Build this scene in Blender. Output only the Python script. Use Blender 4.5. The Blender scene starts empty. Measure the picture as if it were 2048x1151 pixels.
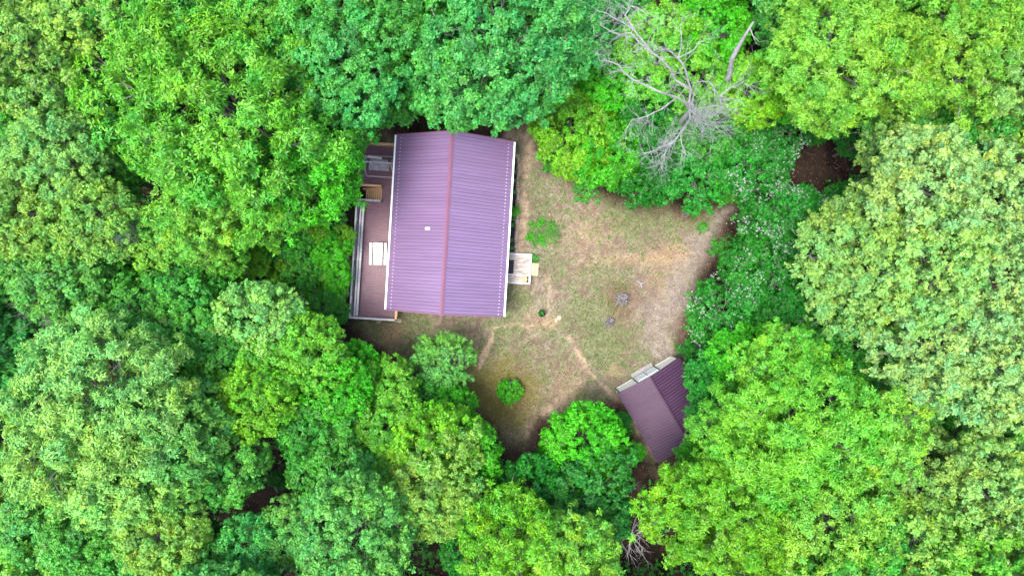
import bpy, math, random
import numpy as np
from mathutils import Vector, Matrix
sc = bpy.context.scene
C = bpy.context.collection
# ------------------------------------------------------------------ camera, sky, sun, exposure
CH = 58.0                                  # drone height above the yard
F = 24.0 / 36.0 * 2048                     # focal length in photo pixels
cam = bpy.data.objects.new('camera', bpy.data.cameras.new('camera')); C.objects.link(cam)
cam.data.lens = 24; cam.data.sensor_width = 36; cam.data.clip_start = 0.5; cam.data.clip_end = 3000
cam.location = (0, 0, CH); cam.rotation_euler = (0, 0, 0); sc.camera = cam
SUN_EL, SUN_AZ = math.radians(73), math.radians(244)      # azimuth from +y clockwise: light comes from lower left
w = bpy.data.worlds.new('World'); sc.world = w; w.use_nodes = True
nt = w.node_tree; bg = nt.nodes['Background']
sky = nt.nodes.new('ShaderNodeTexSky'); sky.sky_type = 'NISHITA'; sky.sun_disc = False
sky.sun_elevation = SUN_EL; sky.sun_rotation = SUN_AZ; sky.air_density = 1.0; sky.dust_density = 5.0; sky.ozone_density = 1.0
nt.links.new(sky.outputs[0], bg.inputs[0]); bg.inputs[1].default_value = 0.15
sl = bpy.data.lights.new('sun', 'SUN'); sl.energy = 1.35; sl.angle = math.radians(20); sl.color = (1.0, 0.965, 0.90)
so = bpy.data.objects.new('sun', sl); C.objects.link(so); so.location = (-20, -30, 80)
sd = Vector((math.sin(SUN_AZ) * math.cos(SUN_EL), math.cos(SUN_AZ) * math.cos(SUN_EL), math.sin(SUN_EL)))
so.rotation_euler = sd.to_track_quat('Z', 'Y').to_euler()
sc.view_settings.view_transform = 'Standard'; sc.view_settings.look = 'None'
sc.view_settings.exposure = 1.85; sc.view_settings.gamma = 1

# ------------------------------------------------------------------ helpers
def at(px, py, z=0.0):
    s = (CH - z) / F
    return (px - 1024) * s, (575.5 - py) * s
HC = at(900, 451.25, 3.2); HA = math.radians(-3.45)
def h2w(x, y):
    return HC[0] + x * math.cos(HA) - y * math.sin(HA), HC[1] + x * math.sin(HA) + y * math.cos(HA)
def w2h(X, Y):
    X = X - HC[0]; Y = Y - HC[1]
    return X * math.cos(HA) + Y * math.sin(HA), -X * math.sin(HA) + Y * math.cos(HA)
def sstep(a, b, x):
    t = np.clip((x - a) / (b - a), 0, 1); return t * t * (3 - 2 * t)
def vnoise(x, y, f, seed):
    x = np.asarray(x, float) * f + seed * 17.31; y = np.asarray(y, float) * f + seed * 9.77
    xi = np.floor(x); yi = np.floor(y); fx = x - xi; fy = y - yi
    fx = fx * fx * (3 - 2 * fx); fy = fy * fy * (3 - 2 * fy)
    def h(a, b):
        v = np.sin(a * 127.1 + b * 311.7 + seed * 74.7) * 43758.5453
        return v - np.floor(v)
    return (h(xi, yi) * (1 - fx) + h(xi + 1, yi) * fx) * (1 - fy) + (h(xi, yi + 1) * (1 - fx) + h(xi + 1, yi + 1) * fx) * fy
def fbm(x, y, f, seed, o=4):
    s = 0; a = .5; t = 0
    for i in range(o):
        s = s + a * vnoise(x, y, f, seed + i); t += a; a *= .55; f *= 2.1
    return s / t
def gz(x, y):
    """height of the ground"""
    x = np.asarray(x, float); y = np.asarray(y, float)
    lx, ly = w2h(x, y)
    drop = -0.75 * sstep(0, 1, (-6.2 - lx) / 1.8) - 2.2 * sstep(0, 1, (-10 - lx) / 22)
    out = sstep(24, 60, np.hypot(x, y))
    return drop + out * (fbm(x, y, .03, 5, 3) - .5) * 3 + (fbm(x, y, .25, 8, 3) - .5) * .16
def gzf(x, y): return float(gz(x, y))

def mat(name, col=(.5, .5, .5), rough=.7, metal=0.0, noise=0.0, nscale=5.0, bump=0.0, bscale=20.0, col2=None, stretch=(1, 1, 1), spec=.5, attr=None, detail=6):
    m = bpy.data.materials.new(name); m.use_nodes = True; t = m.node_tree; b = t.nodes['Principled BSDF']
    b.inputs['Roughness'].default_value = rough; b.inputs['Metallic'].default_value = metal
    b.inputs['Specular IOR Level'].default_value = spec
    b.inputs['Base Color'].default_value = (*col, 1)
    tc = t.nodes.new('ShaderNodeTexCoord'); mp = t.nodes.new('ShaderNodeMapping'); mp.inputs['Scale'].default_value = stretch
    t.links.new(tc.outputs['Object'], mp.inputs[0])
    if noise > 0:
        n = t.nodes.new('ShaderNodeTexNoise'); n.inputs['Scale'].default_value = nscale; n.inputs['Detail'].default_value = detail
        n.inputs['Roughness'].default_value = .65
        t.links.new(mp.outputs[0], n.inputs[0])
        r = t.nodes.new('ShaderNodeValToRGB'); c2 = col2 or tuple(c * (1 - noise) for c in col)
        r.color_ramp.elements[0].position = .36; r.color_ramp.elements[0].color = (*c2, 1)
        r.color_ramp.elements[1].position = .62; r.color_ramp.elements[1].color = (*col, 1)
        t.links.new(n.outputs[0], r.inputs[0])
        t.links.new(r.outputs[0], b.inputs['Base Color'])
    if bump > 0:
        n2 = t.nodes.new('ShaderNodeTexNoise'); n2.inputs['Scale'].default_value = bscale; n2.inputs['Detail'].default_value = 4
        t.links.new(mp.outputs[0], n2.inputs[0])
        bp = t.nodes.new('ShaderNodeBump'); bp.inputs['Strength'].default_value = bump; bp.inputs['Distance'].default_value = .02
        t.links.new(n2.outputs[0], bp.inputs['Height']); t.links.new(bp.outputs[0], b.inputs['Normal'])
    return m

def leaf_mat(name, trans=.35, rough=.5, use_obj=True, spec=.4):
    """colour = per-leaf attribute x object colour"""
    m = bpy.data.materials.new(name); m.use_nodes = True; t = m.node_tree; b = t.nodes['Principled BSDF']
    a = t.nodes.new('ShaderNodeAttribute'); a.attribute_name = 'lc'
    out = a.outputs['Color']
    if use_obj:
        oi = t.nodes.new('ShaderNodeObjectInfo'); mx = t.nodes.new('ShaderNodeMix'); mx.data_type = 'RGBA'; mx.blend_type = 'MULTIPLY'
        mx.inputs[0].default_value = 1
        t.links.new(a.outputs['Color'], mx.inputs[6]); t.links.new(oi.outputs['Color'], mx.inputs[7]); out = mx.outputs[2]
    t.links.new(out, b.inputs['Base Color']); b.inputs['Roughness'].default_value = rough
    b.inputs['Specular IOR Level'].default_value = spec
    if trans > 0:
        tr = t.nodes.new('ShaderNodeBsdfTranslucent'); t.links.new(out, tr.inputs[0])
        ms = t.nodes.new('ShaderNodeMixShader'); ms.inputs[0].default_value = trans
        t.links.new(b.outputs[0], ms.inputs[1]); t.links.new(tr.outputs[0], ms.inputs[2])
        t.links.new(ms.outputs[0], t.nodes['Material Output'].inputs['Surface'])
    return m

class MB:
    def __init__(s): s.v = []; s.f = []; s.sm = False
    def box(s, x0, x1, y0, y1, z0, z1, jit=0):
        if jit:
            z1 += random.uniform(-jit, jit)
        n = len(s.v)
        s.v += [(x0, y0, z0), (x1, y0, z0), (x1, y1, z0), (x0, y1, z0), (x0, y0, z1), (x1, y0, z1), (x1, y1, z1), (x0, y1, z1)]
        s.f += [(n, n+3, n+2, n+1), (n+4, n+5, n+6, n+7), (n, n+1, n+5, n+4), (n+1, n+2, n+6, n+5), (n+2, n+3, n+7, n+6), (n+3, n, n+4, n+7)]
        return s
    def bar(s, p, q, wd, th):
        """square bar from p to q"""
        p = Vector(p); q = Vector(q); d = (q - p).normalized()
        u = d.cross(Vector((0, 0, 1)));
        if u.length < 1e-3: u = Vector((1, 0, 0))
        u.normalize(); k = u.cross(d).normalized(); n = len(s.v)
        for c in (p, q):
            for a, b in ((-1, -1), (1, -1), (1, 1), (-1, 1)):
                s.v.append(tuple(c + u * a * wd / 2 + k * b * th / 2))
        s.f += [(n, n+1, n+2, n+3), (n+7, n+6, n+5, n+4)] + [(n+i, n+4+i, n+4+(i+1) % 4, n+(i+1) % 4) for i in range(4)]
        return s
    def tube(s, pts, rad, sides=6):
        pts = [Vector(p) for p in pts]; n0 = len(s.v); prev = None
        for i, p in enumerate(pts):
            d = (pts[min(i+1, len(pts)-1)] - pts[max(i-1, 0)])
            if d.length < 1e-6: d = Vector((0, 0, 1))
            d.normalize()
            if prev is None:
                u = d.cross(Vector((0.3, 0.1, 1)));
                if u.length < 1e-3: u = d.cross(Vector((1, 0, 0)))
            else: u = prev - d * prev.dot(d)
            u.normalize(); prev = u; k = d.cross(u)
            for j in range(sides):
                a = 2 * math.pi * j / sides
                s.v.append(tuple(p + (u * math.cos(a) + k * math.sin(a)) * rad[i]))
        for i in range(len(pts) - 1):
            for j in range(sides):
                a = n0 + i * sides + j; b = n0 + i * sides + (j+1) % sides
                s.f.append((a, b, b + sides, a + sides))
        s.f.append(tuple(n0 + j for j in range(sides))[::-1]); s.f.append(tuple(n0 + (len(pts)-1) * sides + j for j in range(sides)))
        return s
    def poly(s, pts, faces):
        n = len(s.v); s.v += [tuple(p) for p in pts]; s.f += [tuple(n+i for i in f) for f in faces]; return s
    def build(s, name, m, parent=None, smooth=False, bevel=0):
        me = bpy.data.meshes.new(name); me.from_pydata(s.v, [], s.f); me.update()
        if m: me.materials.append(m)
        if smooth: me.polygons.foreach_set('use_smooth', [True] * len(me.polygons))
        o = bpy.data.objects.new(name, me); C.objects.link(o); o.parent = parent
        if bevel:
            b = o.modifiers.new('bevel', 'BEVEL'); b.width = bevel; b.segments = 2
        return o
def npmesh(name, V, nper, cols, m):
    """mesh of separate n-gons (nper vertices each) with a colour per face"""
    V = np.asarray(V, np.float32).reshape(-1, 3); nf = len(V) // nper
    me = bpy.data.meshes.new(name); me.vertices.add(len(V)); me.vertices.foreach_set('co', V.ravel())
    me.loops.add(len(V)); me.loops.foreach_set('vertex_index', np.arange(len(V), dtype=np.int32))
    me.polygons.add(nf); me.polygons.foreach_set('loop_start', np.arange(0, len(V), nper, dtype=np.int32))
    me.update(calc_edges=True)
    a = me.attributes.new('lc', 'FLOAT_COLOR', 'FACE')
    c = np.ones((nf, 4), np.float32); c[:, :3] = cols; a.data.foreach_set('color', c.ravel())
    me.materials.append(m); return me
def tag(o, label, cat, group=None, kind=None):
    if label: o['label'] = label
    if cat: o['category'] = cat
    if group: o['group'] = group
    if kind: o['kind'] = kind
    return o
def empty(name, loc, rz=0, label=None, cat=None, group=None):
    o = bpy.data.objects.new(name, None); C.objects.link(o); o.location = loc; o.rotation_euler = (0, 0, rz); o.empty_display_size = .3
    return tag(o, label, cat, group)
def unit(v): return v / np.maximum(np.linalg.norm(v, axis=-1, keepdims=True), 1e-9)

# ------------------------------------------------------------------ materials
M = {}
M['roof'] = mat('roof_metal', (.158, .105, .205), .30, 0, .16, 1.3, spec=.75, stretch=(.12, 1.2, .12))
M['seam_shading'] = mat('roof_seam_shading', (.095, .058, .12), .5, 0)  # lap joint tone plus shading of the rib sides, put into the colour
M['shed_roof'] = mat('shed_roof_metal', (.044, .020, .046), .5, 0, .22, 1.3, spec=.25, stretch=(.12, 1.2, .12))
M['ridge'] = mat('ridge_metal', (.175, .080, .135), .4, 0, .08, 1.0, spec=.6)
M['gutter'] = mat('white_gutter', (.75, .8, .82), .45)
M['white'] = mat('white_plastic', (.82, .83, .84), .45)
M['shedwall'] = mat('cream_siding', (.84, .84, .78), .6, 0, .05, 3)
M['sheddoor'] = mat('pale_blue_door', (.78, .86, .9), .5, 0, .04, 3)
M['darktrim'] = mat('dark_trim', (.03, .03, .03), .6)
M['wall'] = mat('log_wall', (.22, .12, .06), .7, 0, .4, 4, stretch=(1, 1, 8))
M['deck'] = mat('deck_boards', (.165, .085, .122), .55, 0, .3, 2.5, bump=.2, stretch=(.6, 6, 1), spec=.5)
M['grey'] = mat('weathered_grey_wood', (.36, .36, .38), .8, 0, .5, 3, bump=.3, col2=(.2, .2, .22), stretch=(6, .8, 6))
M['palewood'] = mat('weathered_white_wood', (.58, .6, .62), .75, 0, .5, 4, bump=.2, col2=(.26, .27, .29), stretch=(5, 1.5, 5))
M['porch'] = mat('porch_wood', (.44, .40, .37), .8, 0, .5, 3.2, bump=.3, col2=(.15, .13, .12), stretch=(.7, 5, 1))
M['new'] = mat('new_lumber', (.52, .33, .17), .7, 0, .3, 5, bump=.1, stretch=(1, 5, 5))
M['step'] = mat('step_lumber', (.5, .36, .22), .7, 0, .3, 5, stretch=(5, 1, 1))
M['swing'] = mat('swing_wood', (.40, .39, .43), .8, 0, .5, 5, bump=.3, col2=(.24, .23, .26))
M['mat'] = mat('black_mat', (.02, .018, .025), .9)
M['glass'] = mat('window_glass', (.03, .04, .05), .1, spec=.8)
M['bark'] = mat('bark', (.16, .13, .115), .9, 0, .5, 5, bump=.5, stretch=(2, 2, .6))
M['limb'] = mat('grey_limb', (.20, .19, .19), .85, 0, .4, 6)
M['dead'] = mat('dead_wood', (.235, .25, .28), .85, 0, .45, 4, bump=.3, col2=(.16, .15, .15))
M['stump'] = mat('stump_wood', (.19, .175, .18), .9, 0, .7, 9, bump=.7, col2=(.035, .03, .035), bscale=25)
M['stone'] = mat('edging_stone', (.36, .30, .24), .9, 0, .4, 4, bump=.4)
M['greystone'] = mat('grey_stone', (.30, .29, .28), .9, 0, .4, 6, bump=.4)
M['mulch'] = mat('black_mulch', (.011, .014, .02), .95, 0, .5, 30, bump=.8, bscale=60)
M['pot'] = mat('black_pot', (.012, .014, .014), .5)
M['crate'] = mat('orange_wood', (.6, .36, .16), .7, 0, .3, 8)
M['leaf'] = leaf_mat('leaves', .30)
M['fine'] = leaf_mat('blossom_petals', .2, use_obj=False)
M['scatter'] = leaf_mat('ground_bits', 0, .85, use_obj=False, spec=.2)

# ------------------------------------------------------------------ ground
CLEAR = [at(*p) for p in [(700,440),(745,410),(770,262),(1000,262),(1065,240),(1110,330),(1180,385),(1290,410),(1400,405),(1480,375),(1540,355),(1560,375),(1490,425),(1440,470),(1425,540),(1400,600),(1375,660),(1385,720),(1375,860),(1330,950),(1250,880),(1235,830),(1090,850),(1075,900),(1010,905),(950,830),(880,790),(820,740),(740,690),(690,660),(670,580)]]
def polydist(X, Y, P):
    d = np.full(X.shape, 1e9); ins = np.zeros(X.shape, bool); n = len(P)
    for i in range(n):
        ax, ay = P[i]; bx, by = P[(i+1) % n]; vx, vy = bx - ax, by - ay
        t = np.clip(((X - ax) * vx + (Y - ay) * vy) / (vx * vx + vy * vy), 0, 1)
        d = np.minimum(d, np.hypot(X - ax - t * vx, Y - ay - t * vy))
        if ay != by:
            c = ((ay > Y) != (by > Y)) & (X < (bx - ax) * (Y - ay) / (by - ay) + ax); ins ^= c
    return np.where(ins, d, -d)
def linedist(X, Y, P):
    d = np.full(X.shape, 1e9)
    for i in range(len(P) - 1):
        ax, ay = P[i]; bx, by = P[i+1]; vx, vy = bx - ax, by - ay
        t = np.clip(((X - ax) * vx + (Y - ay) * vy) / (vx * vx + vy * vy), 0, 1)
        d = np.minimum(d, np.hypot(X - ax - t * vx, Y - ay - t * vy))
    return d
def lin(*c): return np.array([(v / 255) ** 2.2 for v in c])
G_K = .43
def ground_fields(X, Y):
    wob = (fbm(X, Y, .35, 3, 4) - .5) * 2.4
    inside = sstep(-.6, 1.6, polydist(X, Y, CLEAR) + wob)
    n1 = fbm(X, Y, .28, 11, 5); n2 = fbm(X, Y, .9, 21, 4); n3 = fbm(X, Y, 3.2, 31, 3)
    green = sstep(.46, .58, .30 * n1 + .27 * n2 + .43 * n3)
    def blob(px, py, r, k=1.0, ry=None):
        x, y = at(px, py); s = r * CH / F; sy = (ry or r) * CH / F
        return k * np.exp(-(((X - x) / s) ** 2 + ((Y - y) / sy) ** 2) ** 1.3) * (.35 + 1.3 * n2)
    for b in [(1085,455,34,.8),(1105,530,30,.5),(1075,400,26,.5),(1235,545,40,.35),(1190,560,36,.3),(1215,665,50,.45),(1170,640,40,.3),(1045,600,22,.9),(1030,655,26,.45),(765,655,24,.8),(1240,430,34,.6),(1090,700,60,.25),(1130,640,30,.3),(1290,690,40,.3),(1060,345,30,.45),(1210,700,40,.4),(1335,645,18,.5),(1320,430,50,.3),(715,395,14,.5),(705,600,18,.5),(1300,450,40,.3)]:
        green = green + blob(*b)
    moss = blob(1000,800,85,1.0,70) + blob(845,715,24,.8) + blob(930,775,40,.4) + blob(1010,765,60,.5)
    dry = 0 * X
    for b in [(785,665,26,.9,18),(775,690,22,.6),(1330,510,40,.6,20),(1255,520,45,.5,12),(1100,645,22,.6,12),(1130,790,26,.5),(1230,745,18,.6),(1370,520,40,.5),(1140,745,34,.3),(1180,480,60,.35),(1330,555,40,.4),(1065,640,30,.3)]:
        dry = dry + blob(*b)
    pl = lambda pts, wd, k: k * np.exp(-((linedist(X, Y, [at(*p) for p in pts]) + (n2 - .5) * .5) / wd) ** 2) * (.45 + 1.2 * sstep(.3, .7, n3)) * .95
    path = pl([(1138,675),(1160,712),(1185,750),(1232,800)], .20, 1.0) + pl([(1232,800),(1270,850),(1300,900)], .35, .6) + pl([(990,655),(976,690),(957,735)], .22, 1.0) \
        + pl([(985,655),(1020,649),(1075,650)], .2, .55) + pl([(1095,555),(1100,600),(1090,650)], .22, .45) + pl([(1160,765),(1110,810),(1050,870)], .4, .55) \
        + pl([(1050,330),(1046,420),(1041,500)], .38, 1.1) + pl([(1065,250),(1052,320)], .6, .6)
    drive = sstep(1.9, .4, linedist(X, Y, [at(*p) for p in [(1760,290),(1640,330),(1530,380),(1450,435),(1400,500),(1365,560),(1330,630),(1320,690)]]) + (n2 - .5) * 2.2)
    return inside, np.clip(green, 0, 1), np.clip(moss, 0, 1), np.clip(dry, 0, 1), np.clip(path, 0, 1), drive, n1, n2, n3
def blobs(X, Y, n2, L_):
    t_ = 0
    for px, py, r, k, ry in L_:
        x, y = at(px, py); t_ = t_ + k * np.exp(-(((X - x) / (r * CH / F)) ** 2 + ((Y - y) / (ry * CH / F)) ** 2) ** 1.3) * (.35 + 1.3 * n2)
    return t_
def ground_color(X, Y):
    inside, green, moss, dry, path, drive, n1, n2, n3 = ground_fields(X, Y)
    mix = lambda a, b, t: a * (1 - t[..., None]) + b * t[..., None]
    base = mix(lin(138,121,108) * np.ones(X.shape + (3,)), lin(182,170,155), sstep(.36, .62, n2 * .4 + n3 * .45 + n1 * .15))
    base = mix(base, lin(112,136,76), green * .56)
    base = mix(base, lin(128,124,58), moss * .75)
    base = mix(base, lin(196,165,132), dry * .8)
    base = mix(base, lin(166,156,145) * (.8 + .4 * n3[..., None]), drive * .85)
    brown = blobs(X, Y, n2, [(1243,590,36,1.0,26),(1243,628,22,.7,22),(1373,415,34,.9,20),(1385,430,30,.7,20),(1375,665,30,.8,40),(1160,370,34,.6,20)])
    base = mix(base, lin(128,100,86), np.clip(brown, 0, 1) * .8)
    base = mix(base, lin(208,184,156), path * .9)
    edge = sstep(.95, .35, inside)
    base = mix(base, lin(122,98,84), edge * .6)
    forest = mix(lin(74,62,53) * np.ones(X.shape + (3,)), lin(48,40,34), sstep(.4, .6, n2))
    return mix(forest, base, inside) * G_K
fx = np.concatenate([-np.geomspace(900, 47, 22), np.arange(-46, 46.01, .14), np.geomspace(47, 900, 22)])
fy = np.concatenate([-np.geomspace(900, 29, 24), np.arange(-28, 28.01, .14), np.geomspace(29, 900, 24)])
X, Y = np.meshgrid(fx, fy)
Z = gz(X, Y) + (fbm(X, Y, 2.2, 14, 2) - .5) * .05
nx, ny = len(fx), len(fy)
me = bpy.data.meshes.new('ground'); me.vertices.add(nx * ny)
me.vertices.foreach_set('co', np.stack([X, Y, Z], -1).astype(np.float32).ravel())
ii = (np.arange(ny - 1)[:, None] * nx + np.arange(nx - 1)[None]).ravel()
q = np.stack([ii, ii + 1, ii + 1 + nx, ii + nx], -1).astype(np.int32)
me.loops.add(q.size); me.loops.foreach_set('vertex_index', q.ravel())
me.polygons.add(len(q)); me.polygons.foreach_set('loop_start', np.arange(0, q.size, 4, dtype=np.int32))
me.polygons.foreach_set('use_smooth', np.ones(len(q), bool)); me.update(calc_edges=True)
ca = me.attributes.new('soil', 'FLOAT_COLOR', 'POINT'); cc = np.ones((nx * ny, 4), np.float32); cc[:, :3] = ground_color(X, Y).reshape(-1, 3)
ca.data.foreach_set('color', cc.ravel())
gm = bpy.data.materials.new('soil_and_thin_grass'); gm.use_nodes = True; t = gm.node_tree; b = t.nodes['Principled BSDF']
b.inputs['Roughness'].default_value = .95; b.inputs['Specular IOR Level'].default_value = .15
at_ = t.nodes.new('ShaderNodeAttribute'); at_.attribute_name = 'soil'
tc = t.nodes.new('ShaderNodeTexCoord')
def nz(scale, det, lo, hi, a, bb):
    n = t.nodes.new('ShaderNodeTexNoise'); n.inputs['Scale'].default_value = scale; n.inputs['Detail'].default_value = det; n.inputs['Roughness'].default_value = .7
    t.links.new(tc.outputs['Object'], n.inputs[0]); r = t.nodes.new('ShaderNodeMapRange'); r.inputs[1].default_value = lo; r.inputs[2].default_value = hi
    r.inputs[3].default_value = a; r.inputs[4].default_value = bb; t.links.new(n.outputs[0], r.inputs[0]); return n, r
n_a, r_a = nz(7, 9, .34, .66, .62, 1.38)
n_b, r_b = nz(1.6, 5, .35, .65, .8, 1.2)
mu = t.nodes.new('ShaderNodeMath'); mu.operation = 'MULTIPLY'; t.links.new(r_a.outputs[0], mu.inputs[0]); t.links.new(r_b.outputs[0], mu.inputs[1])
vm = t.nodes.new('ShaderNodeVectorMath'); vm.operation = 'SCALE'; t.links.new(at_.outputs['Color'], vm.inputs[0]); t.links.new(mu.outputs[0], vm.inputs['Scale'])
t.links.new(vm.outputs[0], b.inputs['Base Color'])
bp = t.nodes.new('ShaderNodeBump'); bp.inputs['Strength'].default_value = .7; bp.inputs['Distance'].default_value = .05
t.links.new(n_a.outputs[0], bp.inputs['Height']); t.links.new(bp.outputs[0], b.inputs['Normal'])
me.materials.append(gm)
g = bpy.data.objects.new('ground', me); C.objects.link(g); tag(g, 'bare tan and green yard soil running under the forest', 'ground', kind='structure')

# ------------------------------------------------------------------ house
random.seed(4)
hz = 0.0
house = empty('house', (HC[0], HC[1], hz), HA, 'long cabin with a glossy purple ribbed metal gable roof and reddish ridge', 'house')
EV, RG, HW, HL = 3.2, 5.8, 4.72, 7.0
def roof_side(sg, hw, hl, ev, rg, pitch, ribw=.05, ribh=.028, over=.0):
    """one ribbed roof sheet, ribs run from ridge to eave"""
    mb = MB(); ys = []; y = -hl
    n = int(round(2 * hl / pitch)); pitch = 2 * hl / n
    prof = []
    for i in range(n):
        y0 = -hl + i * pitch
        prof += [(y0, ribh), (y0 + ribw * .6, ribh), (y0 + ribw * 1.15, 0), (y0 + pitch - ribw * .12, 0)]
    prof.append((hl, ribh))
    nrm = Vector((sg * (rg - ev), 0, hw)).normalized()
    K = len(prof); cuts = [0, .33, .66, 1]
    for c in cuts:
        for (y, h) in prof:
            mb.v.append((sg * hw * c + nrm.x * h, y, rg + (ev - rg) * c + nrm.z * h))
    for j in range(len(cuts) - 1):
        for i in range(K - 1):
            a = j * K + i; f = (a, a + 1, a + K + 1, a + K)
            mb.f.append(f if sg < 0 else f[::-1])
    mb.dark = len(cuts) - 1, K - 1
    # underside
    n0 = len(mb.v); d = .09
    mb.v += [(0, -hl, rg - d), (0, hl, rg - d), (sg * hw, hl, ev - d), (sg * hw, -hl, ev - d), (0, -hl, rg), (0, hl, rg), (sg * hw, hl, ev), (sg * hw, -hl, ev)]
    mb.f += [(n0, n0+1, n0+2, n0+3), (n0+1, n0+5, n0+6, n0+2), (n0, n0+3, n0+7, n0+4), (n0+3, n0+2, n0+6, n0+7)]
    return mb
def gable_walls(parent, hw, hl, ev, rg, z0, ins, mtl, roofover):
    """four walls as one prism with gables, slightly below the roof"""
    w = hw - ins; l = hl - roofover; sl = (rg - ev) / hw
    ze = rg - sl * w - .12; zr = rg - .12
    mb = MB(); mb.poly([(-w, -l, z0), (w, -l, z0), (w, l, z0), (-w, l, z0), (-w, -l, ze), (w, -l, ze), (w, l, ze), (-w, l, ze), (0, -l, zr), (0, l, zr)],
        [(0, 1, 5, 8, 4), (2, 3, 7, 9, 6), (1, 2, 6, 5), (3, 0, 4, 7)])
    return mb.build('wall', mtl, parent)
hwall = gable_walls(house, HW, HL, EV, RG, -.9, .52, M['wall'], .28)
def shade_seams(mb, name, m, parent):
    o = mb.build(name, m, parent); o.data.materials.append(M['seam_shading']); a_, b_ = mb.dark
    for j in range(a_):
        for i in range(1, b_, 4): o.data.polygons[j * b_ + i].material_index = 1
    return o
roof = shade_seams(roof_side(-1, HW, HL, EV, RG, .27), 'roof', M['roof'], house); roof['label'] = 'glossy purple metal roof with straight ribs'
rr = shade_seams(roof_side(1, HW, HL, EV, RG, .27), 'roof_slope', M['roof'], roof)
mb = MB(); sl = (RG - EV) / HW
a = .17
mb.poly([(-a, -7.14, RG - a * sl + .05), (0, -7.14, RG + .075), (a, -7.14, RG - a * sl + .05), (-a, 7.03, RG - a * sl + .05), (0, 7.03, RG + .075), (a, 7.03, RG - a * sl + .05),
         (-a, -7.14, RG - a * sl - .03), (a, -7.14, RG - a * sl - .03), (-a, 7.03, RG - a * sl - .03), (a, 7.03, RG - a * sl - .03)],
        [(0, 1, 4, 3), (1, 2, 5, 4), (6, 7, 2, 1, 0), (8, 3, 4, 5, 9), (6, 0, 3, 8), (2, 7, 9, 5)])
mb.build('ridge_cap', M['ridge'], roof)
for sgy in (-1, 1):       # rake trims
    mb = MB()
    for sgx in (-1, 1): mb.bar((0, sgy * (HL + .03), RG - .02), (sgx * HW, sgy * (HL + .03), EV - .02), .07, .13)
    mb.build('rake_trim', M['ridge'], roof)
for sg in (-1, 1):
    mb = MB(); x0 = HW + .003; x = [x0, x0, x0 + .02, x0 + .11, x0 + .13, x0 + .13]
    zz = [EV + .03, EV - .09, EV - .10, EV - .10, EV - .06, EV + .035]
    t_ = .012
    for yy in (-HL, HL):
        for i in range(6): mb.v.append((sg * x[i], yy, zz[i]))
        for i in range(6): mb.v.append((sg * (x[i] + (t_ if i < 3 else -t_)), yy, zz[i] + (t_ if 1 < i < 5 else 0)))
    for base in (0, 6):
        for i in range(5): mb.f.append((base+i, base+i+1, base+12+i+1, base+12+i))
    for i in (0, 5): mb.f.append((i, i+6, i+18, i+12))
    # end caps and a broad flashing lip that catches the light
    for e in (0, 12): mb.f.append(tuple(e + i for i in range(6)))
    mb.box(*( (x0 + .0, x0 + .13) if sg > 0 else (-x0 - .13, -x0)), -HL + .002, HL - .002, EV - .02, EV + .012)
    mb.build('gutter', M['gutter'], roof)
sgm = MB(); sgm.box(-.028, .028, -.02, .02, 0, .04); sg0 = None
for sg in (-1, 1):
    for i in range(50):
        yy = -HL + .14 + i * .2775; xx = sg * (HW - .42); zz_ = EV + sl * .42
        if sg0 is None:
            sg0 = sgm.build('snow_guard', M['white'], roof, bevel=0); o = sg0
        else:
            o = sg0.copy(); C.objects.link(o); o.parent = roof
        o.location = (xx, yy, zz_ + .002); o.rotation_euler = (0, sg * math.atan(sl), 0)
vz = RG - sl * 1.54
v = MB(); v.box(-.19, .19, -.11, .11, 0, .03).tube([(-.08, 0, .03), (-.08, 0, .2)], [.06, .06], 10).box(.03, .15, -.07, .07, .03, .09)
vent = v.build('roof_vent', M['white'], roof); vent.location = (-1.54, -.48, vz + .03); vent.rotation_euler = (0, -math.atan(sl), 0)
def window(parent, x, y, z, wd, ht, face):
    """face: +1 / -1 looks along local x"""
    mb = MB(); e = .06
    for a0, a1, b0, b1 in ((-wd/2, wd/2, -ht/2, -ht/2+e), (-wd/2, wd/2, ht/2-e, ht/2), (-wd/2, -wd/2+e, -ht/2+e, ht/2-e), (wd/2-e, wd/2, -ht/2+e, ht/2-e)):
        mb.box(min(0, face*.04), max(0, face*.04), a0, a1, b0, b1)
    f = mb.build('window', M['gutter'], parent); f.location = (x, y, z)
    p = MB().box(min(0, face*.015), max(0, face*.015), -wd/2+e, wd/2-e, -ht/2+e, ht/2-e).build('pane', M['glass'], f)
for y in (4.2, 1.2, -5.4): window(house, 4.2, y, 2.0, 1.1, 1.0, 1)
for y in (5.2, -.6, -4.6): window(house, -4.2, y, 1.9, 1.1, 1.0, -1)
dr = MB().box(4.2, 4.245, -3.45, -2.55, .55, 2.6).build('door', M['gutter'], house); MB().box(4.245, 4.29, -3.38, -3.32, 1.5, 1.62).build('handle', M['darktrim'], dr)
dr = MB().box(-4.245, -4.2, .4, 2.2, .63, 2.65).build('door', M['glass'], house); MB().box(-4.29, -4.245, 1.25, 1.31, 1.5, 1.7).build('handle', M['darktrim'], dr)

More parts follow.
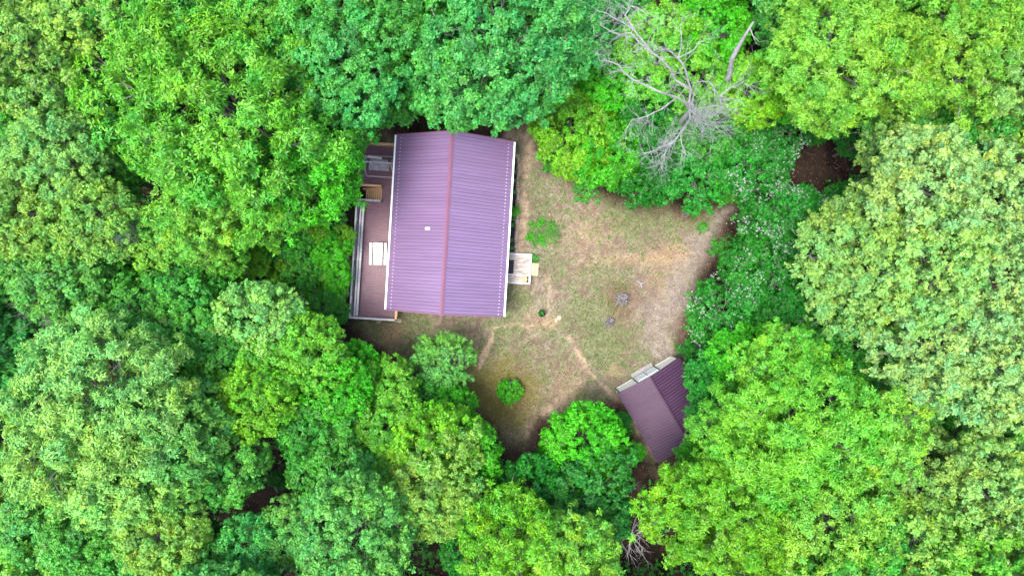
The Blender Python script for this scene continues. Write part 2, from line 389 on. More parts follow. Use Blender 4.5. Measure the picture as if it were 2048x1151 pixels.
# ------------------------------------------------------------------ deck
deck = empty('deck', (HC[0], HC[1], 0), HA, 'raised deck of reddish brown boards along the left side of the cabin', 'deck')
DZ = .6; mb = MB(); y = -7.88
while y < 6.5:
    y1 = y + .112; x0 = -7.93 if y < 1.85 else (-6.12 if y < 3.05 else -7.88)
    if y > 1.85 and y < 1.9: x0 = -6.12
    mb.box(x0, -4.21, y, y1, DZ - .04, DZ, jit=.004); y += .136
mb.build('floor_boards', M['deck'], deck)
mb = MB()
for (x0, x1, ya, yb) in ((-7.93, -4.25, -7.93, -7.885), (-7.975, -7.935, -7.93, 1.84), (-7.93, -7.89, 3.08, 6.52), (-7.93, -4.25, 6.53, 6.57), (-6.16, -6.125, 1.86, 3.04)):
    mb.box(x0, x1, ya, yb, DZ - .25, DZ - .045)
for xx in (-7.6, -6.2, -4.8):
    mb.box(xx - .03, xx + .03, -7.85, 1.8, DZ - .22, DZ - .045)
mb.build('joists', M['bark'], deck)
for xx, yy in ((-7.6, -7.5), (-7.6, -4.2), (-7.6, -1), (-7.6, 1.5), (-7.6, 3.4), (-7.6, 6.2), (-5, -7.5), (-6.0, 1.6), (-6.0, 3.3)):
    MB().box(xx - .07, xx + .07, yy - .07, yy + .07, -1.2, DZ - .23).build('support_post', M['bark'], deck)
def rail(p, q, mtl, zt=1.5, name='railing', capw=.14, npost=5, balus=.14, low=True):
    p = Vector((*p, 0)); q = Vector((*q, 0)); d = q - p; L = d.length; d.normalize()
    mb = MB(); mb.bar(p + Vector((0, 0, zt - .02)), q + Vector((0, 0, zt - .02)), capw, .04)
    mb.bar(p + Vector((0, 0, zt - .10)), q + Vector((0, 0, zt - .10)), .04, .09)
    mb.bar(p + Vector((0, 0, DZ + .12)), q + Vector((0, 0, DZ + .12)), .04, .07)
    k = 0; s = .12
    while s < L - .05:
        c = p + d * s; mb.box(c.x - .018, c.x + .018, c.y - .018, c.y + .018, DZ + .16, zt - .14); s += balus
    r = mb.build(name, mtl, deck)
    for i in range(npost):
        c = p + d * (.05 + (L - .1) * i / max(1, npost - 1)); MB().box(c.x - .043, c.x + .043, c.y - .043, c.y + .043, DZ + .001, zt - .042).build('post', mtl, r)
    return r
rail((-8.0, 1.92), (-8.0, -7.98), M['palewood'], npost=7)
rail((-7.92, 1.86), (-6.03, 1.86), M['grey'], npost=3)
rail((-7.92, -7.92), (-4.26, -7.92), M['palewood'], npost=4, capw=.15)
rail((-4.19, -7.85), (-4.19, -6.75), M['new'], npost=2, capw=.17)['label'] = 'short railing of fresh tan lumber'
rail((-7.92, 3.09), (-6.04, 3.09), M['new'], npost=3, capw=.15)
rail((-7.98, 3.0), (-7.98, 6.62), M['new'], npost=4, capw=.12)
rail((-7.91, 6.56), (-4.3, 6.56), M['new'], npost=4, capw=.2)
mb = MB()
mb.box(-7.80, -7.66, -7.8, 1.72, 1.02, 1.05).box(-7.60, -7.43, -7.8, 1.72, 1.02, 1.05)
bench = mb.build('bench', M['palewood'], deck); bench['label'] = 'long built-in bench of two pale weathered planks'
mb = MB()
for i in range(7):
    yy = -7.6 + i * 1.53; mb.box(-7.78, -7.45, yy, yy + .05, .92, 1.018).box(-7.66, -7.58, yy, yy + .05, DZ + .001, .918)
mb.build('bench_leg', M['palewood'], bench)
# stairs going down to the left inside the notch
stairs = MB().poly([(-6.13, 1.97, .56), (-7.85, 1.97, -.86), (-7.85, 1.97, -1.1), (-6.13, 1.97, .3), (-6.13, 2.01, .56), (-7.85, 2.01, -.86), (-7.85, 2.01, -1.1), (-6.13, 2.01, .3)], [(0, 1, 2, 3), (7, 6, 5, 4), (0, 4, 5, 1), (3, 2, 6, 7), (1, 5, 6, 2), (0, 3, 7, 4)]) \
    .poly([(-6.13, 2.97, .56), (-7.85, 2.97, -.86), (-7.85, 2.97, -1.1), (-6.13, 2.97, .3), (-6.13, 3.01, .56), (-7.85, 3.01, -.86), (-7.85, 3.01, -1.1), (-6.13, 3.01, .3)], [(0, 1, 2, 3), (7, 6, 5, 4), (0, 4, 5, 1), (3, 2, 6, 7), (1, 5, 6, 2), (0, 3, 7, 4)]).build('stairs', M['new'], deck)
for i in range(8):
    x1 = -6.14 - i * .205; z = .6 - i * .165
    MB().box(x1 - .135, x1, 1.955, 3.02, z - .035, z).build('tread', M['new'], stairs)
# handrail of the stairs
MB().poly([(-6.2, 2.02, .3), (-6.2, 2.96, .3), (-7.8, 2.96, -1.0), (-7.8, 2.02, -1.0)], [(0, 1, 2, 3)]).build('gap_shade_sheet', M['darktrim'], stairs)  # dark sheet added below the treads, stands in for shade between them
mb = MB(); mb.bar((-6.1, 2.93, 1.45), (-7.8, 2.93, .2), .07, .04); mb.box(-7.84, -7.76, 2.9, 2.97, -1.0, .17)
mb.build('handrail', M['new'], stairs)

# ------------------------------------------------------------------ porch
porch = empty('porch', (HC[0], HC[1], 0), HA, 'small square porch of weathered pale grey boards at the right side of the cabin', 'porch')
mb = MB(); y = -3.47
while y < -1.95:
    mb.box(4.22, 6.62, y, y + .128, .46, .5, jit=.004); y += .138
mb.build('floor_boards', M['porch'], porch)
MB().box(4.22, 6.62, -4.16, -3.60, .50, .54).build('low_bench_board', M['porch'], porch)
mb = MB(); mb.box(4.22, 6.78, -1.90, -1.74, .48, .56).box(4.22, 6.78, -4.30, -4.17, .48, .57).box(6.63, 6.78, -4.165, -1.905, .48, .56).box(4.22, 6.62, -3.59, -3.49, .48, .55)
mb.build('edge_board', M['palewood'], porch)
mb = MB(); mb.box(4.25, 6.74, -4.26, -4.22, .1, .478).box(4.25, 6.74, -1.82, -1.78, .1, .478).box(6.69, 6.73, -4.2, -1.84, .1, .478); mb.build('skirt', M['porch'], porch)
for xx, yy in ((6.6, -4.1), (6.6, -1.95), (4.4, -4.1), (4.4, -1.95)): MB().box(xx-.05, xx+.05, yy-.05, yy+.05, -.2, .455).build('support_post', M['bark'], porch)
st = empty('porch_steps', (*h2w(6.8, -3.0), 0), HA, 'two tan wooden steps at the right edge of the grey porch', 'steps')
for i, (x0, zt) in enumerate(((0, .34), (.31, .17))):
    t0 = MB().box(x0, x0 + .29, -.53, .53, zt - .04, zt).build('tread', M['step'], st)
MB().poly([(0, -.45, -.05), (.58, -.45, -.05), (.58, -.45, .125), (.3, -.45, .125), (.3, -.45, .295), (0, -.45, .295), (0, .45, -.05), (.58, .45, -.05), (.58, .45, .125), (.3, .45, .125), (.3, .45, .295), (0, .45, .295)],
    [(0, 1, 2, 3, 4, 5), (11, 10, 9, 8, 7, 6), (1, 7, 8, 2), (3, 9, 10, 4), (0, 5, 11, 6)]).build('stringer', M['step'], st)
mt = MB(); random.seed(2); mt.box(-.35, .35, -.6, .6, 0, .015); mt.box(-.37, -.352, -.62, .62, 0, .02).box(.352, .37, -.62, .62, 0, .02).box(-.35, .35, .602, .62, 0, .02).box(-.35, .35, -.62, -.602, 0, .02)
mo = tag(mt.build('doormat', M['mat'], None), 'black rectangular mat lying on the grey porch boards', 'mat'); mo.location = (*h2w(4.93, -2.96), .506); mo.rotation_euler = (0, 0, HA)
cr = empty('planter_box', (*h2w(6.27, -3.88), .545), HA, 'small orange wooden planter box on the corner of the grey porch', 'planter')
mb = MB(); e = .02
mb.box(-.2, .2, -.2, -.2+e, 0, .3).box(-.2, .2, .2-e, .2, 0, .3).box(-.2, -.2+e, -.2+e, .2-e, 0, .3).box(.2-e, .2, -.2+e, .2-e, 0, .3); mb.build('box', M['crate'], cr)
MB().box(-.178, .178, -.178, .178, .01, .26).build('soil', M['crate'], cr)
def small_pot(loc, r, h, label):
    p = empty('plant_pot', loc, 0, label, 'plant pot')
    MB().tube([(0,0,0), (0,0,h*.9), (0,0,h), (0,0,h), (0,0,h-.03)], [r*.75, r*.95, r*1.05, r*.9, r*.85], 16).build('pot', M['pot'], p, smooth=False)
    return p
small_pot((*h2w(6.53, -3.74), .545), .07, .14, 'tiny dark pot on the porch, above the darker corner pot')
small_pot((*h2w(6.52, -4.05), .545), .08, .16, 'tiny dark pot at the very corner of the porch beside the orange box')

# ------------------------------------------------------------------ porch swing and picnic table on the deck
sw = empty('porch_swing', (*h2w(-6.3, 4.83), DZ), HA, 'grey weathered A-frame porch swing standing on the upper deck', 'swing')
mb = MB(); mb.bar((-1.38, 0, 1.95), (1.38, 0, 1.95), .09, .14); mb.build('top_beam', M['swing'], sw)
for s in (-1, 1):
    for e in (-1, 1):
        mb = MB(); mb.tube([(s*1.12, 0, 1.9), (s*1.13, e*.42, 1.3), (s*1.16, e*.72, .5), (s*1.18, e*.84, .02)], [.06, .065, .06, .06], 6); mb.build('leg', M['swing'], sw)
    mb = MB(); mb.bar((s*1.15, -.6, .8), (s*1.15, .6, .8), .04, .09); mb.build('cross_brace', M['swing'], sw)
mb = MB(); mb.bar((-1.18, -.86, .05), (1.3, -.86, .05), .09, .09); mb.build('base_rail', M['swing'], sw)
mb = MB(); mb.bar((-1.18, .86, .05), (1.3, .86, .05), .09, .09); mb.build('base_rail', M['swing'], sw)
seat = MB()
for k in range(7): seat.box(-.82, .72, -.42 + k * .09, -.42 + k * .09 + .075, .5, .525)
seat.box(-.86, -.83, -.44, .26, .44, .56).box(.73, .76, -.44, .26, .44, .56)
seat = seat.build('seat', M['swing'], sw)
mb = MB()
for k in range(5): mb.bar((-.82, .25 + k * .04, .56 + k * .1), (.72, .25 + k * .04, .56 + k * .1), .02, .08)
mb.build('backrest', M['swing'], sw)
for s in (-.86, .76):
    mb = MB(); mb.box(s - .03, s + .04, -.45, .26, .76, .785).bar((s, -.38, .5), (s, -.38, .75), .04, .04); mb.build('armrest', M['swing'], sw)
    MB().tube([(s, -.4, .78), (s, 0, 1.9)], [.008, .008], 4).tube([(s, .3, .8), (s, 0, 1.9)], [.008, .008], 4).build('chain', M['darktrim'], sw)
pl = MB(); pl.box(-.72, .72, -.09, .09, 0, .04).box(-.6, -.52, -.085, .085, .041, .06)
pl = tag(pl.build('plank', M['white']), 'long white plank lying on the deck behind the swing', 'plank'); pl.location = (*h2w(-7.02, 5.56), DZ + .012); pl.rotation_euler = (0, 0, HA - .06)
pt = empty('picnic_table', (*h2w(-6.02, -2.51), DZ + .006), HA + math.radians(2.2), 'white picnic table with two benches on the lower deck', 'picnic table')
MB().box(-.375, .375, -.91, .91, .70, .74).build('tabletop', M['white'], pt, bevel=.012)
for s, wd in ((-.65, .115), (.555, .115)):
    MB().box(s - wd, s + wd, -.91, .91, .41, .45).build('bench', M['white'], pt, bevel=.012)
for y in (-.6, .6):
    mb = MB(); mb.bar((-.25, y, .69), (-.6, y, .01), .04, .09).bar((.25, y, .69), (.64, y, .01), .04, .09).bar((-.66, y + .045, .38), (.7, y + .045, .38), .04, .08)
    mb.build('leg', M['swing'], pt)

# ------------------------------------------------------------------ flower bed, edging stones
mb = MB(); P = []
N = 40
for i in range(N + 1):
    ly = 6.5 - i * (6.5 + 1.62) / N; xo = 5.02 + .3 * i / N + .05 * math.sin(i * .9) - (.25 if i == 0 else 0)
    P.append((ly, xo))
cols_ = 6
for i, (ly, xo) in enumerate(P):
    for j in range(cols_ + 1):
        x = 4.24 + (xo - 4.24) * j / cols_; X_, Y_ = h2w(x, ly)
        mb.v.append((X_, Y_, gzf(X_, Y_) + .07 + random.uniform(-.015, .02) - (.09 if j == cols_ or i in (0, N) else 0)))
for i in range(N):
    for j in range(cols_):
        a_ = i * (cols_ + 1) + j; mb.f.append((a_, a_ + cols_ + 1, a_ + cols_ + 2, a_ + 1))
bed = tag(mb.build('flower_bed', M['mulch']), 'narrow flower bed of black mulch along the right cabin wall', 'flower bed')
def rock_mesh(name, seed, mtl, sub=2, amp=.25):
    import bmesh
    bm = bmesh.new(); bmesh.ops.create_icosphere(bm, subdivisions=sub, radius=1); r = random.Random(seed)
    ds = [Vector((r.gauss(0,1), r.gauss(0,1), r.gauss(0,1))).normalized() for _ in range(7)]
    for v_ in bm.verts:
        k = 1 + sum(amp * max(0, v_.co.dot(d) - .4) * r2 for d, r2 in zip(ds, (1, -1, 1, -1, .7, -.6, .5)))
        v_.co *= k; v_.co.z *= .6
    me_ = bpy.data.meshes.new(name); bm.to_mesh(me_); bm.free(); me_.materials.append(mtl); return me_
rocks = [rock_mesh('edging_stone', s, M['stone'], 2, .5) for s in range(5)]
r = random.Random(9); i = 0; ly = 6.55; lx0 = 4.55
pos = [(4.75, 6.62), (4.98, 6.55)]
while ly > -1.55:
    tt = (6.5 - ly) / 8.1; pos.append((5.17 + .27 * tt + .05 * math.sin(ly * 2.6) + r.uniform(-.02, .02), ly)); ly -= r.uniform(.17, .30)
for (lx, ly) in pos:
    o = bpy.data.objects.new('edging_stone', rocks[r.randrange(5)]); C.objects.link(o); X_, Y_ = h2w(lx, ly)
    s = r.uniform(.11, .155); o.scale = (s, s * r.uniform(.9, 1.3), s * r.uniform(.8, 1.2)); o.rotation_euler = (0, 0, r.uniform(0, 6)); o.location = (X_, Y_, gzf(X_, Y_) + .04)
    tag(o, 'small tan stone in the row edging the black flower bed', 'stone', 'stones edging the flower bed')

# ------------------------------------------------------------------ shed
SA = math.radians(30.3)
SEV, SRG, SW, SL = 2.4, 3.3, 2.915, 3.24
p0 = at(1234.5, 786, SEV)
cx_ = p0[0] + SW * math.cos(SA) + SL * math.sin(SA); cy_ = p0[1] + SW * math.sin(SA) - SL * math.cos(SA)
shed = empty('shed', (cx_, cy_, gzf(cx_, cy_)), SA, 'small shed with dark purple metal roof and pale front wall under the trees', 'shed')
sw_ = gable_walls(shed, SW, SL, SEV, SRG, -.05, .13, M['shedwall'], .10)
sr = shade_seams(roof_side(-1, SW, SL, SEV, SRG, .23, ribh=.035), 'roof', M['shed_roof'], shed)
shade_seams(roof_side(1, SW, SL, SEV, SRG, .23, ribh=.035), 'roof_slope', M['shed_roof'], sr)
s2 = (SRG - SEV) / SW
MB().poly([(-.13, -SL-.04, SRG-.13*s2+.04), (0, -SL-.04, SRG+.06), (.13, -SL-.04, SRG-.13*s2+.04), (-.13, SL+.04, SRG-.13*s2+.04), (0, SL+.04, SRG+.06), (.13, SL+.04, SRG-.13*s2+.04)], [(0,1,4,3), (1,2,5,4), (0,2,1), (3,4,5)]).build('ridge_cap', M['shed_roof'], sr)
yf = SL - .10
dmb = MB().box(-.98, .98, yf + .002, yf + .05, .1, 2.15); door = dmb.build('door', M['sheddoor'], shed)
MB().box(-.02, .02, yf + .051, yf + .062, .12, 2.13).build('door_gap', M['darktrim'], door)
MB().box(.08, .12, yf + .051, yf + .1, 1.0, 1.2).build('handle', M['darktrim'], door)
for x in (-1.03, 1.03, -2.72): MB().box(x - .045, x + .045, yf + .002, yf + .07, .0, 2.32).build('corner_trim', M['darktrim'], shed)
MB().box(-2.66, 2.7, yf + .003, yf + .03, .0, .1).build('base_trim', M['shedwall'], shed)
rp = MB()
for k in range(8): rp.box(-1.0 + k * .25, -1.0 + k * .25 + .235, 0, .34, 0, .03)
rmp = rp.build('ramp', M['greystone']); tag(rmp, 'grey weathered plank ramp in front of the shed doors', 'ramp')
rmp.location = (cx_ - (yf + .08) * math.sin(SA), cy_ + (yf + .08) * math.cos(SA), gzf(cx_, cy_) + .07); rmp.rotation_euler = (math.radians(-6), 0, SA)

# ------------------------------------------------------------------ leaves
def leaf_quads(P, N, U, L, Wd, fold=.12):
    """diamond leaves: root P, normal N, direction U"""
    V = np.cross(N, U); L = L[:, None]; Wd = Wd[:, None]
    a = P; b_ = P + U * L * .45 + V * Wd * .5 + N * L * fold; c = P + U * L; d = P + U * L * .45 - V * Wd * .5 + N * L * fold
    return np.stack([a, b_, c, d], 1)
def rosettes(rng, Pc, Nc, k, L, Wd, droop=.25, tilt=.45):
    """k leaves round each centre"""
    n = len(Pc); N0 = unit(Nc + rng.normal(0, tilt, (n, 3)))
    t1 = unit(np.cross(N0, rng.normal(0, 1, (n, 3)))); t2 = np.cross(N0, t1)
    A = (rng.random(n) * 6.28)[:, None] + np.arange(k)[None] * (6.283 / k) + rng.normal(0, .25, (n, k))
    U = t1[:, None] * np.cos(A)[..., None] + t2[:, None] * np.sin(A)[..., None]
    dr = rng.normal(-droop, .3, (n, k, 1)); U = unit(U + N0[:, None] * dr)
    N = unit(N0[:, None] - U * np.sum(N0[:, None] * U, -1, keepdims=True))
    P = np.repeat(Pc[:, None], k, 1) + U * .02
    sz = rng.uniform(.5, 1.45, (n, k))
    return leaf_quads(P.reshape(-1, 3), N.reshape(-1, 3), U.reshape(-1, 3), (L * sz).ravel(), (Wd * sz).ravel())
def crown(seed, R, Rz, rc, per, k, L, Wd, zmin=-.45, amp=.28, gap=.1, droop=.25, tilt=.45, fill=.7, depth=.22):
    """leaf crown made of leafy twig clumps on a lumpy dome; returns mesh data and clump centres"""
    rng = np.random.default_rng(seed)
    n = int(2.1 * (1 - zmin) * 3.14 * R * R / (3.14 * (.82 * rc) ** 2) * .62 * (.55 + .45 * Rz / R))
    i = np.arange(n); zz = 1 - (1 - zmin) * (i + .5) / n; ph = i * 2.39996 + rng.normal(0, .2, n)
    zz = np.clip(zz + rng.normal(0, .04, n), zmin, 1); rr_ = np.sqrt(np.maximum(0, 1 - zz ** 2))
    D = np.stack([rr_ * np.cos(ph), rr_ * np.sin(ph), zz], -1)
    lob = np.zeros(n)
    for s in range(9):
        c = unit(rng.normal(0, 1, 3) + np.array([0, 0, .4])); lob += (np.maximum(0, D @ c) ** 6) * rng.uniform(-.55, 1.0)
    lob = lob - lob.mean()
    rad = (1 + amp * lob) * (1 - rng.random(n) ** 1.6 * depth)
    keep = rng.random(n) > gap * (1 + 1.2 * (lob < -.1)); D = D[keep]; rad = rad[keep]; n = len(D)
    ce = D * rad[:, None] * np.array([R - rc * .5, R - rc * .5, Rz - rc * .3])
    # inner fill so that the crown is not hollow
    m = int(n * fill); D2 = unit(rng.normal(0, 1, (m, 3)) * np.array([1, 1, .8]) + np.array([0, 0, .2])); ce2 = D2 * rng.uniform(.35, .75, (m, 1)) * np.array([R, R, Rz])
    Vs = []; Cs = []; hl = (.09, unit(rng.normal(0, 1, 3)))
    ns = int(n * 2.2); js = rng.integers(0, n, ns); off = rng.normal(0, rc * .75, (ns, 3)); ce3 = ce[js] + off * [1, 1, .7] + D[js] * rng.uniform(-.35, .25, (ns, 1)) * rc
    for li, (cs, dd, pk) in enumerate(((ce, D, int(per * .72)), (ce2, D2, per // 3), (ce3, D[js], int(per * .17)))):
        q_ = len(cs)
        r_c = rc * (rng.uniform(.45, 1.3, q_) if li < 2 else rng.uniform(.3, .6, q_))
        cnt = np.maximum(3, (pk * (r_c / rc) ** 2).astype(int)) if li < 2 else np.full(q_, max(2, pk)); idx = np.repeat(np.arange(q_), cnt); T = len(idx)
        up = unit(dd * .55 + np.array([0, 0, .75]))
        loc = unit(rng.normal(0, 1, (T, 3)) + up[idx] * 1.0)
        loc = loc * (rng.random((T, 1)) ** .30) * r_c[idx][:, None]
        # anisotropic twig clump
        ax = unit(rng.normal(0, 1, (q_, 3)) * np.array([1, 1, .25]) + dd * .6); st_ = rng.uniform(0, .7, q_)
        loc = loc + ax[idx] * (np.sum(loc * ax[idx], -1, keepdims=True)) * st_[idx][:, None]
        loc[:, 2] *= .75
        Pc = cs[idx] + loc; Nc = unit(unit(loc) * .8 + up[idx] * .45 + np.array([0, 0, .25]))
        V = rosettes(rng, Pc, Nc, k, L, Wd, droop, tilt)
        cb = np.exp(rng.normal(0, .13, q_))[idx]; hue = (rng.normal(0, .09, q_) + hl[0] * (cs @ hl[1]) / R + .22 * (fbm(cs[:, 0] + 50, cs[:, 1] + 50, .35, seed, 2) - .5))[idx]
        cb = np.repeat(cb, k) * np.exp(rng.normal(0, .24, T * k)); hue = np.repeat(hue, k) + rng.normal(0, .12, T * k)
        col = np.stack([cb * (1 + hue * 1.5), cb * (1 + hue * .2), cb * (1 - hue * 1.2)], -1)
        Vs.append(V); Cs.append(np.clip(col, .15, 2.2))
    V = np.concatenate(Vs); col = np.concatenate(Cs)
    return V, col, ce, rng
def limbs_mesh(ce, R, Rz, rng, n=22, r0=.16):
    mb = MB(); rd = random.Random(int(rng.integers(1e6)))
    root = Vector((0, 0, -Rz * .75)); ids = rng.permutation(len(ce))[:n]
    for q_ in ids:
        e = Vector(ce[q_]) * .97; m1 = root.lerp(e, .4) + Vector((rd.uniform(-.3, .3), rd.uniform(-.3, .3), rd.uniform(.0, .5))) * R * .15
        m2 = root.lerp(e, .75) + Vector((rd.uniform(-.3, .3), rd.uniform(-.3, .3), rd.uniform(.0, .5))) * R * .12
        mb.tube([root, m1, m2, e], [r0 * .8, r0 * .55, r0 * .32, r0 * .08], 5)
        for _ in range(2):
            tip = e * 1.02 + e.normalized() * rd.uniform(.0, .5) + Vector((rd.gauss(0, .45), rd.gauss(0, .45), .15)); b0 = m2.lerp(e, rd.uniform(.3, .8))
            mb.tube([b0, b0.lerp(tip, .55) + Vector((rd.gauss(0, .12), rd.gauss(0, .12), .05)), tip], [r0 * .32, r0 * .22, r0 * .08], 4)
        for _ in range(3):
            b0 = m2.lerp(e, rd.uniform(0, .6)); d = Vector((rd.gauss(0, 1), rd.gauss(0, 1), rd.uniform(0, 1))).normalized() * R * rd.uniform(.15, .28)
            mb.tube([b0, b0 + d * .5 + Vector((0, 0, .1)), b0 + d], [r0 * .25, r0 * .15, r0 * .05], 4)
    mb.tube([(0, 0, -Rz * 1.1), tuple(root), (0.1, .05, -Rz * .2), (0, 0, Rz * .45)], [r0 * 1.15, r0, r0 * .7, r0 * .2], 7)
    me_ = bpy.data.meshes.new('limbs'); me_.from_pydata(mb.v, [], mb.f); me_.materials.append(M['limb']); me_.update(); return me_
ARCH = {}
def arch(key, seed, R, Rz, **kw):
    V, col, ce, rng = crown(seed, R, Rz, **kw)
    ARCH[key] = (R, Rz, npmesh('crown_' + key, V, 4, col, M['leaf']), limbs_mesh(ce, R, Rz, rng, r0=.018 * R + .015), ce)
#             big crowns
arch('oak1', 1, 6.5, 4.6, rc=.80, per=72, k=6, L=.28, Wd=.095, amp=.50, gap=.12, depth=.30, tilt=.42)
arch('oak2', 2, 6.5, 4.6, rc=.85, per=76, k=6, L=.28, Wd=.095, amp=.55, gap=.14, depth=.32, tilt=.42)
arch('map1', 3, 6.5, 4.8, rc=.75, per=74, k=5, L=.19, Wd=.13, amp=.25, gap=.03, depth=.18, tilt=.42)
arch('map2', 4, 6.0, 4.4, rc=.72, per=70, k=5, L=.19, Wd=.13, amp=.36, gap=.05, depth=.24, tilt=.42)
arch('pop1', 5, 6.0, 5.0, rc=.62, per=44, k=5, L=.19, Wd=.135, amp=.60, gap=.22, depth=.42, tilt=.38)
#             medium crowns
arch('moak', 11, 4.0, 3.2, rc=.68, per=60, k=6, L=.25, Wd=.09, amp=.40, gap=.06, depth=.26, tilt=.42)
arch('mmap', 12, 4.0, 3.2, rc=.60, per=58, k=5, L=.175, Wd=.12, amp=.40, gap=.05, depth=.25, tilt=.42)
arch('mpop', 13, 4.0, 3.4, rc=.55, per=42, k=5, L=.17, Wd=.12, amp=.42, gap=.13, depth=.30, tilt=.38)
arch('mlow', 14, 3.8, 2.3, rc=.62, per=56, k=5, L=.17, Wd=.105, amp=.42, gap=.12, depth=.32, tilt=.28)
arch('mhem', 17, 3.0, 3.8, rc=.60, per=60, k=6, L=.16, Wd=.035, amp=.25, gap=.05, depth=.2)
#             small crowns and shrubs
arch('sma', 15, 2.2, 1.5, rc=.42, per=44, k=5, L=.14, Wd=.09, amp=.5, gap=.14, depth=.32)
arch('smb', 16, 2.2, 1.6, rc=.40, per=40, k=5, L=.13, Wd=.085, amp=.4, gap=.10, depth=.3)
arch('shr', 18, 1.0, .7, rc=.24, per=26, k=5, L=.10, Wd=.06, amp=.45, gap=.15, depth=.35, zmin=-.1)
arch('grs', 19, 1.0, .45, rc=.20, per=34, k=6, L=.11, Wd=.016, amp=.5, gap=.25, depth=.4, zmin=0, droop=-.6)
# straight trunk of unit height and radius, flared at the foot
mb = MB(); mb.tube([(0,0,-.02), (0,0,.03), (.03,.02,.3), (-.02,.03,.7), (0,0,1)], [1.5, 1.1, .9, .8, .7], 10)
TR = bpy.data.meshes.new('trunk'); TR.from_pydata(mb.v, [], mb.f); TR.materials.append(M['bark']); TR.update()
# white blossoms for the dogwoods: clusters sitting on the crown of the same archetype
def blossoms(key, seed, n):
    R, Rz, _, _, ce = ARCH[key]; rng = np.random.default_rng(seed)
    wgt = fbm(ce[:, 0], ce[:, 1], .6, seed, 2); cand = ce[(ce[:, 2] > -.2 * Rz) & (wgt > .55)]
    c = cand[rng.integers(0, len(cand), n)] + rng.normal(0, .32, (n, 3)); c += unit(c) * .45; c[:, 2] += .18
    V = rosettes(rng, c, np.tile([0, 0, 1.], (n, 1)), 4, .085, .06, 0, .5)
    col = np.ones((len(V), 3)) * np.array([.34, .42, .37]) * rng.uniform(.7, 1.1, (len(V), 1))
    return npmesh('blossoms', V, 4, col, M['fine'])
BL = {k: blossoms(k, s, n) for k, s, n in (('mlow', 41, 480), ('mmap', 42, 480), ('sma', 43, 160))}
def L3(r_, g_, b_, k=.50): return tuple(float(v * k) for v in lin(r_, g_, b_))
COL = dict(
    A=L3(120,216,58), A2=L3(84,212,30), A3=L3(142,224,72), B=L3(84,190,58), B2=L3(100,204,72), C=L3(88,200,86), C2=L3(62,168,60), D=L3(144,224,68), D2=L3(128,216,40),
    E=L3(150,212,98), E2=L3(146,212,82), E3=L3(162,217,114), Fd=L3(38,150,34), F2=L3(48,164,46), G=L3(154,232,106), G2=L3(116,210,88), H=L3(120,152,112))
tr_rng = random.Random(77); LABELS = set()
NAMES = {'oak': 'oak_tree', 'map': 'maple_tree', 'pop': 'poplar_tree', 'moak': 'oak_tree', 'mmap': 'maple_tree', 'mpop': 'poplar_tree', 'mlow': 'low_tree', 'mhem': 'hemlock_tree', 'sma': 'sapling', 'smb': 'sapling', 'shr': 'shrub', 'grs': 'shrub'}
def tree(key, px, py, rp, top, col, label, squash=1.0, name=None, cat='tree', group='trees of the forest round the yard', bloom=False, el=1.0):
    R0, Rz0, cm, lm, _ = ARCH[key]
    if key in ('pop1', 'oak1', 'oak2', 'mpop') and rp < 200: rp *= .95; top += tr_rng.uniform(-1.6, .8)
    zc = top - 3.0
    for _ in range(4):
        R = rp * (CH - zc) / F; rz = R * Rz0 / R0 * squash; zc = top - rz
    x, y = at(px, py, zc); zg = gzf(x, y)
    nm = name or NAMES.get(key, NAMES.get(key[:3]))
    t_ = empty(nm, (x, y, zg), tr_rng.uniform(0, 6.28), label, cat, group)
    c = bpy.data.objects.new('crown', cm); C.objects.link(c); c.parent = t_; c.location = (0, 0, zc - zg); c.scale = (R / R0 * el, R / R0 / el, rz / Rz0)
    v_ = tr_rng.uniform(.87, 1.09); c.color = (*[q_ * v_ for q_ in COL[col]], 1)
    l = bpy.data.objects.new('limbs', lm); C.objects.link(l); l.parent = t_; l.location = c.location; l.scale = c.scale
    h = zc - rz * .7 - zg
    if h > .25:
        tk = bpy.data.objects.new('trunk', TR); C.objects.link(tk); tk.parent = t_; r_ = .035 * R + .03; tk.scale = (r_, r_, h)
    if bloom:
        bo = bpy.data.objects.new('blossoms', BL[key]); C.objects.link(bo); bo.parent = t_; bo.location = c.location; bo.scale = c.scale
        bo['label'] = 'white blossoms scattered on top of the crown'
    if label in LABELS: print('DUP LABEL', label)
    LABELS.add(label)
    return t_
T = tree
#TREES>
# archetype, photo centre x, y, apparent radius, top height, colour, label
# --- upper left
T('oak2', 455, 215, 215, 19.0, 'A', 'huge bright lime oak crown with twig tufts left of the cabin roof')
T('moak', 620, 332, 112, 14.0, 'A2', 'vivid green lower oak crown leaning over the upper deck')
T('moak', 530, 390, 100, 14.0, 'A', 'lime green crown at the lower edge of the huge lime oak')
T('moak', 400, 440, 95, 14.5, 'A3', 'light lime crown filling the lower left of the huge lime oak')
T('moak', 330, 95, 105, 17.0, 'A', 'lime green crown at the top edge between grey-green tree and huge oak')
T('pop1', 75, 95, 150, 17.5, 'E2', 'yellowish pale crown in the top left corner of the forest')
T('mpop', 160, 30, 90, 16.0, 'E2', 'small yellowish crown touching the top edge near the left corner')
T('mhem', 240, 2, 62, 15.0, 'H', 'soft grey-green fine needled crown at the top edge', name='pine_tree', group=None)
T('mmap', 205, 175, 75, 13.0, 'C', 'blue-green crown squeezed between the yellowish corner crown and huge oak')
T('map2', 25, 225, 95, 14.0, 'B', 'mid green crown on the left edge under the yellowish corner crown')
T('mmap', 175, 210, 75, 13.5, 'A', 'lime crown left of the huge oak at mid height of its side')
T('map1', 120, 320, 100, 16.0, 'G', 'smooth pale mint crown below the left edge greens')
T('map2', 60, 420, 115, 15.5, 'E2', 'pale yellow-green crown on the left edge beside the smooth mint crown')
